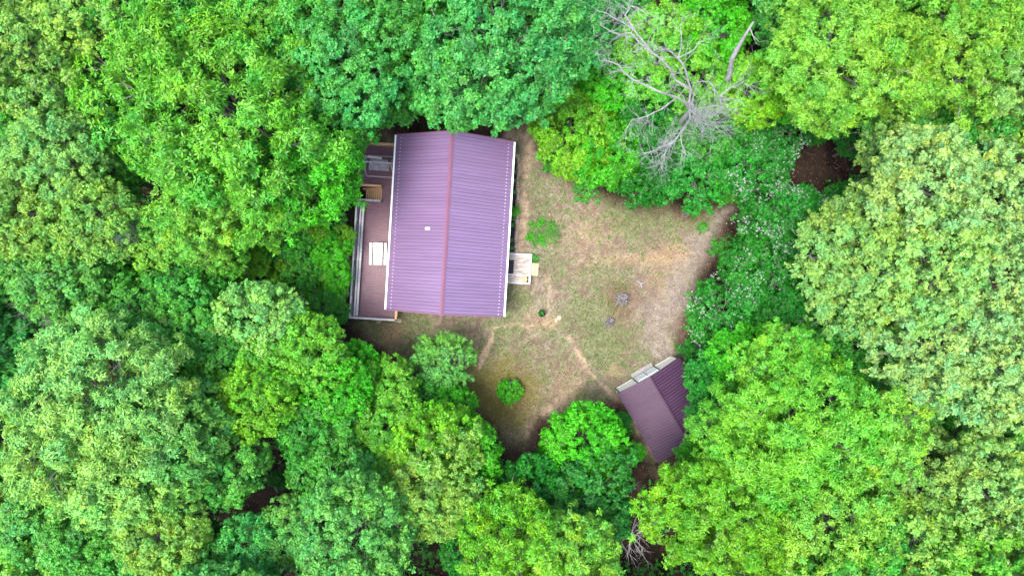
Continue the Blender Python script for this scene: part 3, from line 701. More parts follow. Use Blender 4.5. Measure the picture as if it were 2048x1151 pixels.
T('mmap', 195, 440, 85, 15.0, 'E2', 'pale yellow-green round crown between mint crown and yellow bush crowns')
T('mmap', 215, 350, 75, 12.5, 'B', 'mid green crown in the shade right of the smooth mint crown')
T('mmap', 40, 320, 70, 12.0, 'B2', 'green crown on the left edge behind the smooth mint crown')
T('moak', 600, 60, 110, 15.5, 'B2', 'green oak crown at the top edge right of the huge lime oak')
T('map2', 690, 130, 130, 16.0, 'C', 'blue-green crown with pale twigs above the left roof corner')
T('mmap', 690, 235, 80, 12.0, 'B', 'mid green crown just above the upper left deck')
T('mmap', 800, 35, 95, 15.0, 'B', 'green crown at the top edge left of the great round blue-green crown')
T('mmap', 783, 195, 58, 9.5, 'B', 'small green crown hanging over the top left roof corner')
T('mmap', 530, 10, 80, 16, 'A', 'lime crown on the top edge above the green oak')
# --- great round crown above the cabin
T('map1', 1000, 86, 174, 17.5, 'C', 'great round dense blue-green crown directly above the cabin', squash=.95)
T('mmap', 905, 180, 85, 12.5, 'C', 'blue-green crown on the lower left side of the great round crown')
T('mmap', 1002, 180, 60, 11.5, 'C', 'low blue-green bulge hanging just above the roof ridge')
T('mmap', 1130, 80, 84, 15.0, 'C', 'blue-green crown on the right side of the great round crown')
T('mmap', 880, 20, 70, 13.0, 'C2', 'darker blue-green crown touching the top edge above the cabin')
# --- right of cabin, upper
T('mmap', 1150, 265, 92, 8.5, 'D2', 'vivid yellow-lime tree at the yard edge right of the roof', el=1.05)
T('mmap', 1215, 305, 75, 8.0, 'A2', 'vivid green lower half of the thicket beside the yellow-lime tree')
T('mmap', 1300, 330, 80, 7.5, 'Fd', 'deep green tree hanging over the top of the yard')
T('mlow', 1390, 335, 85, 7.5, 'F2', 'deep green spreading tree under the dead branches')
T('mmap', 1225, 160, 62, 9.0, 'A2', 'lime green tree left of the bare dead branches')
T('map2', 1330, 105, 110, 11.0, 'A', 'lime green crown behind the bare dead branches', squash=.8)
T('mmap', 1420, 60, 85, 10.5, 'A2', 'vivid green crown at the top edge between bare tree and broken trunk')
T('mmap', 1310, 230, 80, 8.5, 'F2', 'green crown under the lower left dead limbs')
T('mmap', 1410, 250, 78, 9.0, 'B', 'green crown beneath the dense grey twigs')
T('mmap', 1505, 185, 75, 11.5, 'D2', 'yellow-green crown just right of the broken leaning trunk')
T('mmap', 1240, 40, 70, 9.0, 'C2', 'dark blue-green crown at the top edge beneath the pale dead twigs')
T('mmap', 1555, 40, 60, 11.0, 'C2', 'dark green crown at the top edge left of the yellow crowns')
T('mlow', 1485, 310, 88, 7.5, 'F2', 'dark green dogwood with white blossoms below the broken trunk', bloom=True)
T('mlow', 1545, 292, 62, 7.5, 'F2', 'dark green flowering dogwood left of the brown forest gap', bloom=True)
T('sma', 1462, 378, 34, 4.5, 'B', 'small white flowering dogwood hanging over the driveway', bloom=True, name='dogwood_sapling', group=None)
# --- upper right
T('oak1', 1690, 105, 150, 18.0, 'D', 'large yellow-lime oak crown at the top right')
T('moak', 1650, 190, 85, 15.0, 'D', 'yellow-lime lower lobe crown above the brown forest gap')
T('moak', 1800, 155, 80, 15.5, 'D', 'yellow-lime crown with reddish tips right of the large yellow oak')
T('oak2', 1935, 80, 125, 17.5, 'D', 'yellow oak crown near the top right corner')
T('moak', 2020, 150, 85, 17.0, 'E', 'pale yellow crown on the right edge near the top right corner')
T('mmap', 1590, 160, 80, 11.0, 'A2', 'bright green crown between broken trunk and large yellow oak')
T('mmap', 1668, 228, 48, 6.5, 'C2', 'dark blue-green shaded tree under the large yellow oak')
T('mmap', 1850, 70, 75, 12.0, 'B', 'mid green crown in the dark gap between the two yellow oaks')
T('mpop', 1805, 255, 84, 13.0, 'G2', 'open grey-green crown right of the brown forest gap')
T('mpop', 1885, 235, 92, 14.0, 'E2', 'open olive green crown below the yellow oaks')
T('mpop', 1990, 250, 92, 15.0, 'E2', 'yellow-green crown on the right edge below the pale yellow crown')
# --- right
T('sma', 1672, 402, 40, 6.0, 'F2', 'dark flowering dogwood with white blossoms below the brown forest gap', bloom=True, name='dogwood_sapling', group=None)
T('mlow', 1568, 452, 88, 8.0, 'Fd', 'deep green dogwood with dense white blossoms at the right yard edge', bloom=True)
T('mlow', 1590, 430, 68, 8.5, 'F2', 'dogwood with white blossoms beside the big pale crown', bloom=True)
T('mmap', 1498, 532, 60, 6.5, 'Fd', 'deep green tree bulging into the right side of the yard')
T('mlow', 1550, 562, 90, 8.5, 'F2', 'deep green tree with few white blossoms right of the yard', bloom=True)
T('mlow', 1455, 640, 82, 7.5, 'F2', 'green tree at the yard edge above the shed', bloom=True)
T('mmap', 1560, 655, 75, 8.5, 'F2', 'green crown between the deep green dogwoods and lime oaks')
T('pop1', 1725, 480, 122, 16.0, 'E', 'big pale yellow-green poplar crown facing the right yard edge')
T('pop1', 1720, 560, 135, 16.0, 'E', 'pale poplar crown below the big pale poplar', squash=.9)
T('pop1', 1850, 360, 125, 18.5, 'E3', 'very pale crown in the upper middle of the right forest')
T('pop1', 1960, 400, 135, 18.0, 'E3', 'very pale large crown on the right edge at mid height')
T('pop1', 1860, 520, 130, 17.5, 'E', 'pale green crown in the centre of the right forest')
T('pop1', 1985, 560, 130, 18.0, 'E3', 'whitish green crown on the right edge below the middle')
T('pop1', 1870, 700, 135, 17.5, 'E3', 'whitish green crown with reddish tips in the lower right forest')
T('pop1', 1990, 740, 140, 18.0, 'E3', 'whitish crown on the right edge above the dark gap')
T('mpop', 1720, 680, 92, 12.0, 'B', 'mid green open crown between the lime oaks and pale crowns')
T('mmap', 1640, 640, 70, 10.0, 'F2', 'dark green crown in the gap under the pale poplars')
T('mpop', 1800, 790, 95, 12.0, 'G2', 'grey-green open crown around the small leafless grey tree')
T('mpop', 1925, 865, 80, 11.0, 'B', 'dark gap crown below the whitish right crowns')
T('mpop', 1820, 330, 92, 15.0, 'E', 'pale crown with grey limbs showing right of the brown forest gap')
# --- lower right
T('moak', 1570, 730, 92, 15.5, 'A', 'tall lime oak crown with feathery tufts above the big lime oak')
T('oak1', 1600, 865, 165, 17.5, 'A', 'big lime oak crown in the lower right forest')
T('oak2', 1475, 885, 112, 15.0, 'A', 'lime oak crown covering the lower corner of the shed roof')
T('moak', 1375, 1010, 92, 13.0, 'D2', 'yellowish lime oak crown reaching left below the shed')
T('oak1', 1470, 1040, 135, 15.5, 'D2', 'yellowish oak crown at the bottom edge below the shed')
T('oak2', 1660, 1050, 150, 16.5, 'A3', 'light lime oak crown at the bottom edge of the lower right forest')
T('moak', 1740, 880, 100, 15.5, 'A3', 'light lime crown on the right flank of the big lime oak')
T('mmap', 1435, 755, 62, 9.0, 'F2', 'dark green crown touching the upper right shed roof')
T('mmap', 1425, 810, 52, 8.0, 'F2', 'dark green crown covering the right slope of the shed roof')
T('mmap', 1490, 720, 72, 10.5, 'A2', 'vivid green crown above the dark crown at the shed')
T('sma', 1385, 905, 34, 6.5, 'A2', 'small bright green tree over the bottom tip of the shed roof')
T('pop1', 1850, 960, 120, 15.5, 'E', 'pale green crown in the lower right forest above the bottom edge')
T('pop1', 1975, 960, 115, 16.0, 'E', 'pale green crown on the right edge below the dark gap')
T('pop1', 1830, 1090, 120, 15.5, 'E2', 'olive pale crown at the bottom edge left of the corner')
T('pop1', 1980, 1095, 120, 16.5, 'E', 'pale crown in the bottom right corner of the forest')
# --- bottom middle
T('mmap', 1165, 887, 86, 8.0, 'A2', 'round vivid green tree left of the shed', el=1.04)
T('mmap', 1205, 950, 52, 5.5, 'A2', 'vivid green lower bulge under the round tree left of the shed')
T('map2', 1165, 1010, 100, 9.5, 'C2', 'dark blue-green crown below the round vivid tree')
T('mmap', 1060, 980, 72, 9.0, 'F2', 'dark green crown at the lower tip of the yard')
T('moak', 1010, 1065, 105, 13.5, 'D2', 'yellow-tipped oak crown at the bottom edge centre')
T('moak', 1150, 1100, 92, 13.5, 'D', 'yellow-lime crown at the bottom edge right of centre')
T('mmap', 1205, 1040, 55, 7.0, 'Fd', 'deep green crown left of the dark gap with the dead sapling')
T('mmap', 870, 900, 98, 10.5, 'D2', 'yellow-lime maple at the lower left tip of the yard')
T('mmap', 935, 905, 72, 9.0, 'A2', 'vivid lime crown forming the yard edge at lower left')
T('map2', 870, 985, 105, 12.0, 'E2', 'olive pale crown below the yellow-lime maple')
T('mmap', 800, 930, 65, 9.5, 'D2', 'yellow-green crown left of the yellow-lime maple')
T('mmap', 905, 820, 50, 6.0, 'A2', 'small vivid green tree at the lower left yard edge')
T('mlow', 885, 724, 62, 6.0, 'G2', 'lone pale green open tree on the bare ground below the cabin', name='fruit_tree', group=None)
T('mmap', 705, 742, 62, 8.5, 'A2', 'vivid green maple at the left corner of the lower yard')
T('mmap', 775, 775, 68, 8.5, 'A', 'green maple with yellow young tips below the lone pale tree')
T('mmap', 770, 835, 78, 9.5, 'A', 'green maple with orange yellow tips left of the yellow-lime maple')
T('mmap', 850, 800, 44, 6.0, 'B', 'small green tree between the lone pale tree and the maples')
T('map1', 710, 1060, 122, 15.0, 'G2', 'large pale mint crown at the bottom edge left of centre')
T('mmap', 790, 1030, 65, 11.0, 'C', 'blue-green side crown right of the large pale mint crown')
T('mmap', 740, 955, 75, 9.5, 'C', 'blue-green crown above the large pale mint crown')
T('mpop', 655, 945, 84, 10.5, 'B2', 'green crown with glossy light leaves right of the brown gap')
T('mmap', 640, 850, 85, 11.0, 'B', 'mid green crown in the middle of the lower left forest')
T('mmap', 670, 780, 75, 11.0, 'A2', 'bright green crown left of the dark slit in the lower left forest')
T('mmap', 930, 1100, 55, 9.0, 'Fd', 'dark green crown at the bottom edge in the centre gap')
# --- lower left
T('map2', 612, 700, 86, 12.0, 'A', 'lime maple with pale young leaves left of the deck corner')
T('mmap', 520, 650, 88, 12.5, 'G', 'pale lime crown left of the deck corner maple')
T('mmap', 510, 800, 76, 13.5, 'D2', 'bright yellow-lime maple between the giant mint crown and the dark green')
T('mmap', 540, 735, 75, 12.5, 'A', 'lime crown above the bright yellow-lime maple')
T('oak1', 205, 815, 190, 19.5, 'G', 'giant pale mint-lime crown in the lower left forest', squash=.9)
T('map2', 345, 860, 120, 16.5, 'G2', 'mint green crown on the right flank of the giant crown')
T('map2', 260, 930, 130, 17.0, 'G', 'pale mint crown on the lower flank of the giant crown')
T('map2', 345, 655, 105, 13.5, 'B2', 'mid green crown above the giant pale crown')
T('mmap', 420, 700, 85, 13.0, 'B', 'green crown between the giant pale crown and the lime maples')
T('mmap', 458, 925, 82, 13.0, 'B2', 'soft green crown left of the brown gap')
T('mmap', 400, 780, 70, 12.5, 'A', 'lime crown tucked behind the right side of the giant crown')
T('mmap', 500, 1098, 72, 12.5, 'C', 'blue-green crown at the bottom edge below the brown gap')
T('mmap', 590, 1060, 75, 12.0, 'G2', 'grey-green crown at the bottom edge beside the large mint crown')
T('map2', 330, 1065, 98, 15.0, 'E2', 'olive yellow crown at the bottom edge in the lower left')
T('map2', 185, 1070, 105, 14.5, 'B2', 'green crown at the bottom edge below the giant pale crown')
T('mmap', 60, 960, 85, 12.5, 'E2', 'olive crown on the left edge near the bottom')
T('mmap', 90, 1040, 90, 13.5, 'G2', 'pale green crown near the bottom left corner')
T('mmap', 20, 1040, 55, 11.0, 'A', 'yellow-green crown at the left edge above the bottom left corner')
T('mmap', 420, 1110, 65, 9.0, 'Fd', 'dark green crown at the bottom edge between olive and blue-green crowns')
T('map2', 25, 700, 92, 13.0, 'C', 'blue-green crown on the left edge beside the giant pale crown')
T('map2', 130, 560, 100, 14.0, 'G2', 'light green crown below the pale left edge crowns')
T('mmap', 30, 560, 75, 12.0, 'B2', 'green crown on the left edge at mid height')
T('mmap', 220, 580, 80, 11.5, 'B', 'mid green crown below the brownish bare treetop')
T('mmap', 320, 470, 68, 13.0, 'A3', 'yellow-lime crown above the brownish bare treetop')
T('mmap', 345, 530, 60, 11.0, 'B', 'green crown beside the brownish bare treetop')
T('mhem', 252, 462, 28, 14.0, 'H', 'small soft grey-green treetop between the pale and yellow-lime crowns', name='pine_tree', group=None)
T('mmap', 430, 505, 62, 10.5, 'A', 'yellow-tipped lime tree below the huge lime oak')
T('mmap', 395, 590, 75, 10.5, 'B', 'mid green tree left of the brown gap with fallen wood')
T('mmap', 490, 520, 45, 6.5, 'D2', 'small yellow sapling tree at the top of the brown gap')
T('sma', 585, 480, 44, 5.0, 'B', 'small green sapling left of the deck beneath the vivid crown')
T('sma', 655, 500, 44, 4.0, 'A2', 'bright sapling close to the outer left deck rail')
T('sma', 610, 545, 40, 4.0, 'B', 'green sapling in the middle of the strip left of the deck')
T('sma', 672, 560, 34, 3.5, 'A2', 'bright green sapling left of the lower deck rail')
T('sma', 530, 600, 40, 7.0, 'A', 'lime sapling above the fallen trunk')
T('smb', 640, 612, 36, 4.0, 'B', 'mid green sapling left of the lower deck corner')
T('smb', 560, 530, 34, 4.0, 'D2', 'yellow-green sapling beside the brown gap')
T('smb', 470, 545, 22, 3.0, 'B', 'small green sapling in the brown gap left of the cabin')
T('smb', 678, 622, 24, 3.0, 'B', 'small dark sapling touching the lower deck corner')
T('smb', 590, 590, 28, 3.5, 'A', 'small lime sapling right of the fallen trunk')
for (k0, x0, y0, r0, h0, c0, l0) in [('sma',690,470,24,3.2,'D2','yellow-tipped sapling nearest to the upper end of the long deck rail'), ('smb',665,450,30,3.0,'C','blue-green bush under the vivid oak left of the deck'),
    ('sma',630,455,34,4.5,'D2','yellow-lime sapling below the vivid oak crown left of the deck'), ('smb',560,490,34,4.5,'C','blue-green sapling below the huge lime oak'), ('sma',655,535,30,3.2,'A','light green sapling in mid strip left of the deck'),
    ('smb',625,510,28,3.0,'C2','dark blue-green bush in the strip left of the deck'), ('smb',595,520,24,2.6,'A2','bright bush beside the dark blue-green one in the strip'), ('shr',690,520,18,1.6,'A3','pale low bush close to the middle of the deck rail'),
    ('sma',665,590,28,3.0,'B2','soft green sapling near the lower deck rail'), ('smb',615,580,26,2.6,'C','blue-green bush above the lime maple at the deck corner'), ('shr',545,575,20,1.8,'D2','small yellow-green bush among the fallen wood'),
    ('smb',480,600,34,5.0,'A2','bright green sapling under the fallen trunk'), ('sma',440,570,34,5.0,'C','blue-green sapling at the left end of the fallen trunk'), ('shr',510,540,22,2.0,'E2','pale low bush over brown litter left of the cabin')]:
    T(k0, x0, y0, r0, h0, c0, l0)
T('smb', 1702, 292, 26, 3.0, 'C2', 'dark bush at the right end of the brown forest gap')
T('smb', 1632, 268, 24, 3.0, 'F2', 'green bush at the top left of the brown forest gap')
T('smb', 556, 958, 20, 2.5, 'F2', 'dark bush at the top of the brown gap in the lower left')
# --- yard shrubs
sh = dict(cat='shrub', group=None)
T('smb', 1019, 783, 25, 1.5, 'A2', 'round dark green hosta bush alone in the lower yard', name='shrub', **sh)
T('grs', 1084, 466, 33, .55, 'A2', 'low fuzzy green grass clump right of the stone edging', name='grass_clump', **sh)
T('shr', 1101, 332, 18, .9, 'B', 'small grey-green bush at the yard edge above the red flowers', name='shrub', **sh)
T('shr', 1172, 375, 30, .9, 'B', 'small bush with red flowers under the yellow-lime tree', name='flowering_shrub', **sh)
T('shr', 1030, 423, 13, .9, 'A2', 'bright green bush in the middle of the black flower bed', name='shrub', **sh)
T('shr', 1068, 516, 11, .4, 'B', 'green weed tuft touching the top right porch corner', name='weed_clump', **sh)
T('shr', 1120, 893, 22, 1.6, 'F2', 'dark bush at the lower end of the yard left of the round tree', name='shrub', **sh)
T('shr', 1083, 905, 18, 1.2, 'Fd', 'dark low bush at the litter path below the yard', name='shrub', **sh)
T('smb', 1266, 905, 24, 2.6, 'A2', 'small bright bush left of the lower shed wall', name='shrub', **sh)
T('smb', 1240, 850, 26, 2.2, 'F2', 'dark bush between the round tree and the shed', name='shrub', **sh)
T('shr', 1440, 495, 24, 1.2, 'B', 'low green bush bordering the driveway bend', name='shrub', **sh)
T('shr', 1380, 700, 26, 1.2, 'F2', 'low green bush above the right shed corner', name='shrub', **sh)
T('shr', 1405, 455, 14, .3, 'B', 'small weed patch at the driveway edge', name='weed_clump', **sh)
T('shr', 660, 648, 24, 1.6, 'F2', 'dark bush left of the bottom deck corner', name='shrub', **sh)
T('shr', 700, 560, 12, .8, 'A2', 'little green bush against the outer deck rail', name='shrub', **sh)
for i_, (px_, py_) in enumerate([(1030, 322), (1028, 345), (1029, 362), (1027, 384), (1026, 450), (1022, 480), (1024, 496)]):
    o_ = T('shr', px_, py_, 4.5, .45, 'C', None, name='small_plant', cat='plant', group='little plants in the black flower bed')
    o_['label'] = 'little green plant growing in the black flower bed'
# --- trees standing just outside the photograph, only reached by a camera moved sideways
k_ = 0
for a_ in range(0, 360, 9):
    rr_ = 1.0 + .12 * math.sin(a_ * 3.7)
    px_ = 1024 + math.cos(math.radians(a_)) * 1350 * rr_; py_ = 575 + math.sin(math.radians(a_)) * 860 * rr_
    o_ = T(('oak1', 'map2', 'pop1', 'map1')[k_ % 4], px_, py_, 165, 15 + 3 * math.sin(a_ * 1.3), ('A', 'B', 'E', 'G2', 'C')[k_ % 5], None, group='outer forest trees'); k_ += 1
    o_['label'] = 'green forest tree standing beyond the edge of the photograph'
#<TREES

# ------------------------------------------------------------------ dead trees
def P3(px, py, z): return Vector((*at(px, py, z), z))
def twigs(mb, p, d, L, r, rd, depth):
    """recursive dead twigs"""
    n = 3 if L > .6 else 2
    pts = [p]; q_ = p.copy(); dd = d.copy()
    for i in range(n):
        dd = (dd + Vector((rd.gauss(0, .22), rd.gauss(0, .22), rd.gauss(0, .14)))).normalized(); q_ = q_ + dd * L / n; pts.append(q_.copy())
    mb.tube(pts, [r * (1 - .75 * i / n) for i in range(n + 1)], 4)
    if depth > 0:
        for k in range(rd.choice((2, 3, 3))):
            i = rd.randint(1, n); e = (dd + Vector((rd.gauss(0, .65), rd.gauss(0, .65), rd.gauss(.1, .3)))).normalized()
            twigs(mb, pts[i], e, L * rd.uniform(.5, .75), r * .55, rd, depth - 1)
def dead_limb(mb, pts, r0, r1, rd, tw=1.0, depth=2, L=1.1):
    n = len(pts); rad = [r0 + (r1 - r0) * i / (n - 1) for i in range(n)]
    fine = [pts[0]]; fr = [rad[0]]
    for i in range(n - 1):
        seg = (pts[i+1] - pts[i]); m_ = pts[i].lerp(pts[i+1], .5) + Vector((rd.gauss(0, .05), rd.gauss(0, .05), rd.gauss(0, .05))) * seg.length
        fine += [m_, pts[i+1]]; fr += [(rad[i] + rad[i+1]) / 2, rad[i+1]]
    mb.tube(fine, fr, 6)
    for i in range(1, len(fine)):
        d = (fine[i] - fine[i-1]).normalized(); k = int(tw * (2.9 if i > len(fine) * .4 else 1.0) + rd.random())
        for _ in range(k):
            e = (d * .6 + Vector((rd.gauss(0, .7), rd.gauss(0, .7), rd.gauss(.1, .35)))).normalized()
            twigs(mb, fine[i], e, L * rd.uniform(.6, 1.2), fr[i] * .3 + .008, rd, depth)
rd = random.Random(5)
fk = P3(1380, 222, 10.5)
dt = empty('dead_tree', (fk.x, fk.y, gzf(fk.x, fk.y)), 0, 'large leafless dead tree with pale bare branches spreading over green crowns', 'dead tree')
def rel(mb, o): mb.v = [tuple(Vector(v_) - o) for v_ in mb.v]; return mb
base = Vector(dt.location)
mb = MB(); mb.tube([Vector((fk.x, fk.y, base.z - .2)), Vector((fk.x + .1, fk.y, 4)), Vector((fk.x, fk.y - .1, 8)), fk], [.34, .26, .19, .14], 10); rel(mb, base).build('trunk', M['dead'], dt)
LIMBS = [
 ([(1380,222,10.5),(1382,178,12),(1339,137,13.2),(1305,106,14),(1284,79,14.5),(1267,58,14.8),(1230,38,15),(1195,22,15)], .095, .02, 1.0),
 ([(1380,222,10.5),(1353,195,12),(1319,184,13),(1284,167,13.5),(1247,143,14),(1237,130,14.2),(1199,121,14.4)], .095, .02, 1.0),
 ([(1353,195,12),(1322,219,12.8),(1295,232,13),(1264,239,13.2),(1252,262,13)], .055, .012, 1.2),
 ([(1382,178,12),(1372,143,13.5),(1356,116,14.2),(1336,99,14.5),(1319,99,14.6)], .08, .015, .7),
 ([(1356,116,14.2),(1363,79,15),(1361,52,15)], .045, .015, .8),
 ([(1356,116,14.2),(1388,100,15),(1402,76,15.3)], .04, .01, .8),
 ([(1380,222,10.5),(1370,253,12),(1353,277,12.5),(1336,294,12.8),(1319,320,12.6)], .085, .015, 2.0),
 ([(1345,286,12.6),(1312,300,12.8),(1288,306,12.8)], .06, .015, 1.6),
 ([(1370,253,12),(1364,290,12.3),(1372,310,12)], .05, .015, 1.5),
 ([(1380,222,10.5),(1394,164,13),(1418,164,13.6),(1435,188,13.2),(1441,205,12)], .045, .015, .8),
 ([(1380,222,10.5),(1410,215,12),(1441,212,12.5),(1441,191,13.2),(1462,174,13.6),(1486,164,13.8),(1496,172,13.8)], .065, .015, .8),
 ([(1267,58,14.8),(1250,30,15.2),(1262,12,15.5),(1290,26,15.5)], .06, .02, .7),
 ([(1305,106,14),(1262,66,14.8),(1240,70,14.8),(1200,50,15)], .06, .02, .9)]
for pts, r0, r1, tw in LIMBS:
    mb = MB(); dead_limb(mb, [P3(*p) for p in pts], r0, r1, rd, tw); rel(mb, base).build('branch', M['dead'], dt)
mb = MB()
for k in range(34):
    c = P3(1380 + rd.uniform(0, 30), 232 + rd.uniform(-10, 10), 12.2); e = P3(1424 + rd.uniform(-45, 30), 245 + rd.uniform(-42, 40), 13 + rd.uniform(-.6, .6))
    twigs(mb, c, (e - c).normalized(), (e - c).length, .022, rd, 3)
rel(mb, base).build('twigs', M['dead'], dt)
sk = P3(1443, 186, 9); sn = empty('dead_snag', (sk.x, sk.y, gzf(sk.x, sk.y)), 0, 'thick broken dead trunk leaning up and right beside the bare tree', 'dead tree')
base = Vector(sn.location); mb = MB()
pts = [Vector((sk.x, sk.y, base.z - .2)), sk] + [P3(*p) for p in ((1458,150,11),(1464,118,12.5),(1478,92,13.5),(1492,68,14.5),(1507,44,15.2))]
mb.tube(pts, [.30, .20, .18, .16, .14, .09, .05], 8); rel(mb, base).build('trunk', M['dead'], sn)
mb = MB(); dead_limb(mb, [P3(1500,56,14.8), P3(1506,72,14.9), P3(1518,84,14.6)], .04, .015, rd, .3, 1, .5); dead_limb(mb, [P3(1464,118,12.5), P3(1470,96,13.3)], .07, .03, rd, .2, 1, .4); rel(mb, base).build('branch', M['dead'], sn)
def dead_brush(px, py, z, rp, label, n=14, seed=1, tone='dead', name='dead_branches', r=.035):
    rd2 = random.Random(seed); c = P3(px, py, z); zg = gzf(c.x, c.y)
    e_ = empty(name, (c.x, c.y, zg), 0, label, 'dead tree'); b0 = Vector(e_.location)
    mb = MB(); mb.tube([Vector((c.x, c.y, zg - .1)), Vector((c.x + .1, c.y, (z + zg) / 2)), c], [.13, .1, .07], 7); rel(mb, b0).build('trunk', M[tone], e_)
    mb = MB(); R = rp * (CH - z) / F
    for k in range(n):
        a_ = rd2.uniform(0, 6.28); d = Vector((math.cos(a_), math.sin(a_), rd2.uniform(-.1, .5))).normalized()
        twigs(mb, c - Vector((0, 0, rd2.uniform(0, .8))), d, R * rd2.uniform(.6, 1), r, rd2, 2)
    rel(mb, b0).build('branches', M[tone], e_); return e_
dead_brush(1265, 1075, 5, 42, 'bare pale dead sapling in the dark gap right of the bottom yellow crowns', 12, 3)
dead_brush(1252, 975, 2.5, 30, 'low tangle of bare twigs on dark ground below the shed', 12, 4, 'limb')
dead_brush(1785, 838, 13, 40, 'small leafless grey tree in the gap between pale crowns at right', 9, 5)
dead_brush(80, 610, 12, 50, 'hazy grey leafless crown at the left edge of the forest', 26, 6, 'limb')
dead_brush(270, 545, 6, 60, 'brownish bare treetop in the dark gap left of centre', 16, 8, 'limb')
dead_brush(25, 1105, 9, 45, 'bare grey branches at the bottom left corner', 12, 9)
def fallen(pts, r, label):
    b0 = P3(*pts[0]); P_ = [P3(px, py, 0) for px, py, _ in pts]; P_ = [Vector((p.x, p.y, gzf(p.x, p.y) + r * .8 + zz_)) for p, (_, _, zz_) in zip(P_, pts)]
    e_ = empty('fallen_branch', P_[0], 0, label, 'fallen branch'); mb = MB(); rd2 = random.Random(len(label)); dead_limb(mb, P_, r, r * .4, rd2, .5, 1, .8); rel(mb, P_[0]).build('wood', M['dead'], e_)
fallen([(450,580,.3),(500,585,.5),(560,600,.3)], .09, 'pale fallen trunk lying in the brown gap left of the cabin')
fallen([(520,560,.2),(545,545,.4),(560,530,.2)], .05, 'thin fallen branch above the fallen trunk left of the cabin')
fallen([(548,990,0),(535,968,.1)], .04, 'thin stick on the dark litter in the lower left gap')

# ------------------------------------------------------------------ yard things
def stump(px, py, r, label, seed, roots, hollow=True, h=.3):
    rd2 = random.Random(seed); x, y = at(px, py, .1); zg = gzf(x, y)
    e_ = empty('tree_stump', (x, y, zg), rd2.uniform(0, 6), label, 'tree stump')
    mb = MB(); n = 22; ring = []
    prof = [(1.25, -.08), (1.05, .35), (.9, .8), (.82, 1.0), (.55, .85), (.35, .35), (.0, .3)]
    nz_ = [rd2.uniform(.75, 1.2) for _ in range(n)]; nh = [rd2.uniform(.55, 1.25) for _ in range(n)]
    for (a_, hh) in prof[:-1]:
        for j in range(n):
            t0 = 2 * math.pi * j / n; q_ = r * a_ * (1 + (nz_[j] - 1) * .8); mb.v.append((q_ * math.cos(t0), q_ * math.sin(t0), h * hh * (nh[j] if hh > .3 else 1)))
    mb.v.append((0, 0, h * .3)); 
    for i in range(len(prof) - 2):
        for j in range(n): mb.f.append((i*n+j, i*n+(j+1) % n, (i+1)*n+(j+1) % n, (i+1)*n+j))
    for j in range(n): mb.f.append(((len(prof)-2)*n+j, (len(prof)-2)*n+(j+1) % n, len(mb.v)-1))
    mb.build('stump', M['stump'], e_)
    for (ang, ln) in roots:
        a_ = math.radians(ang) - e_.rotation_euler.z; d = Vector((math.cos(a_), math.sin(a_), 0)); s = Vector((-d.y, d.x, 0))
        MB().tube([d * r * .5 + Vector((0, 0, h * .55)), d * (r + ln * .3) + Vector((0, 0, h * .4)), d * (r + ln * .7) + s * ln * .12 + Vector((0, 0, .06)), d * (r + ln) + s * ln * .05 + Vector((0, 0, .0))], [.09, .07, .045, .02], 6).build('root', M['stump'], e_, smooth=True)
stump(1245, 597, .50, 'large jagged grey stump with sprawling roots in the middle of the yard', 1, [(222, .5), (262, .28), (300, .42), (335, .3), (170, .22), (25, .3)], h=.34)
stump(1221, 643, .36, 'smaller grey stump below and left of the jagged one', 2, [(212, .6), (255, .42), (110, .18), (335, .15)], h=.26)
stump(1373, 427, .27, 'round dark stump at the upper right edge of the yard', 3, [(120, .2), (200, .15)], h=.2)
def driftwood(px, py, label, segs, r):
    x, y = at(px, py, .1); e_ = empty('driftwood', (x, y, gzf(x, y)), 0, label, 'wood')
    mb = MB()
    for a_, b_ in segs: mb.tube([(a_[0], a_[1], r), ((a_[0]+b_[0])/2 + .02, (a_[1]+b_[1])/2, r * 1.3), (b_[0], b_[1], r * .6)], [r, r * 1.1, r * .4], 7)
    mb.build('wood', M['dead'], e_)
driftwood(1281, 567, 'forked piece of grey driftwood lying right above the jagged stump', [((.05, .0), (-.38, .3)), ((0, .05), (.12, -.42)), ((.0, .05), (.36, .05))], .07)
driftwood(1393, 425, 'short pale grey log beside the round dark stump', [((-.3, -.05), (.35, .06)), ((-.2, .08), (.25, .18))], .11)
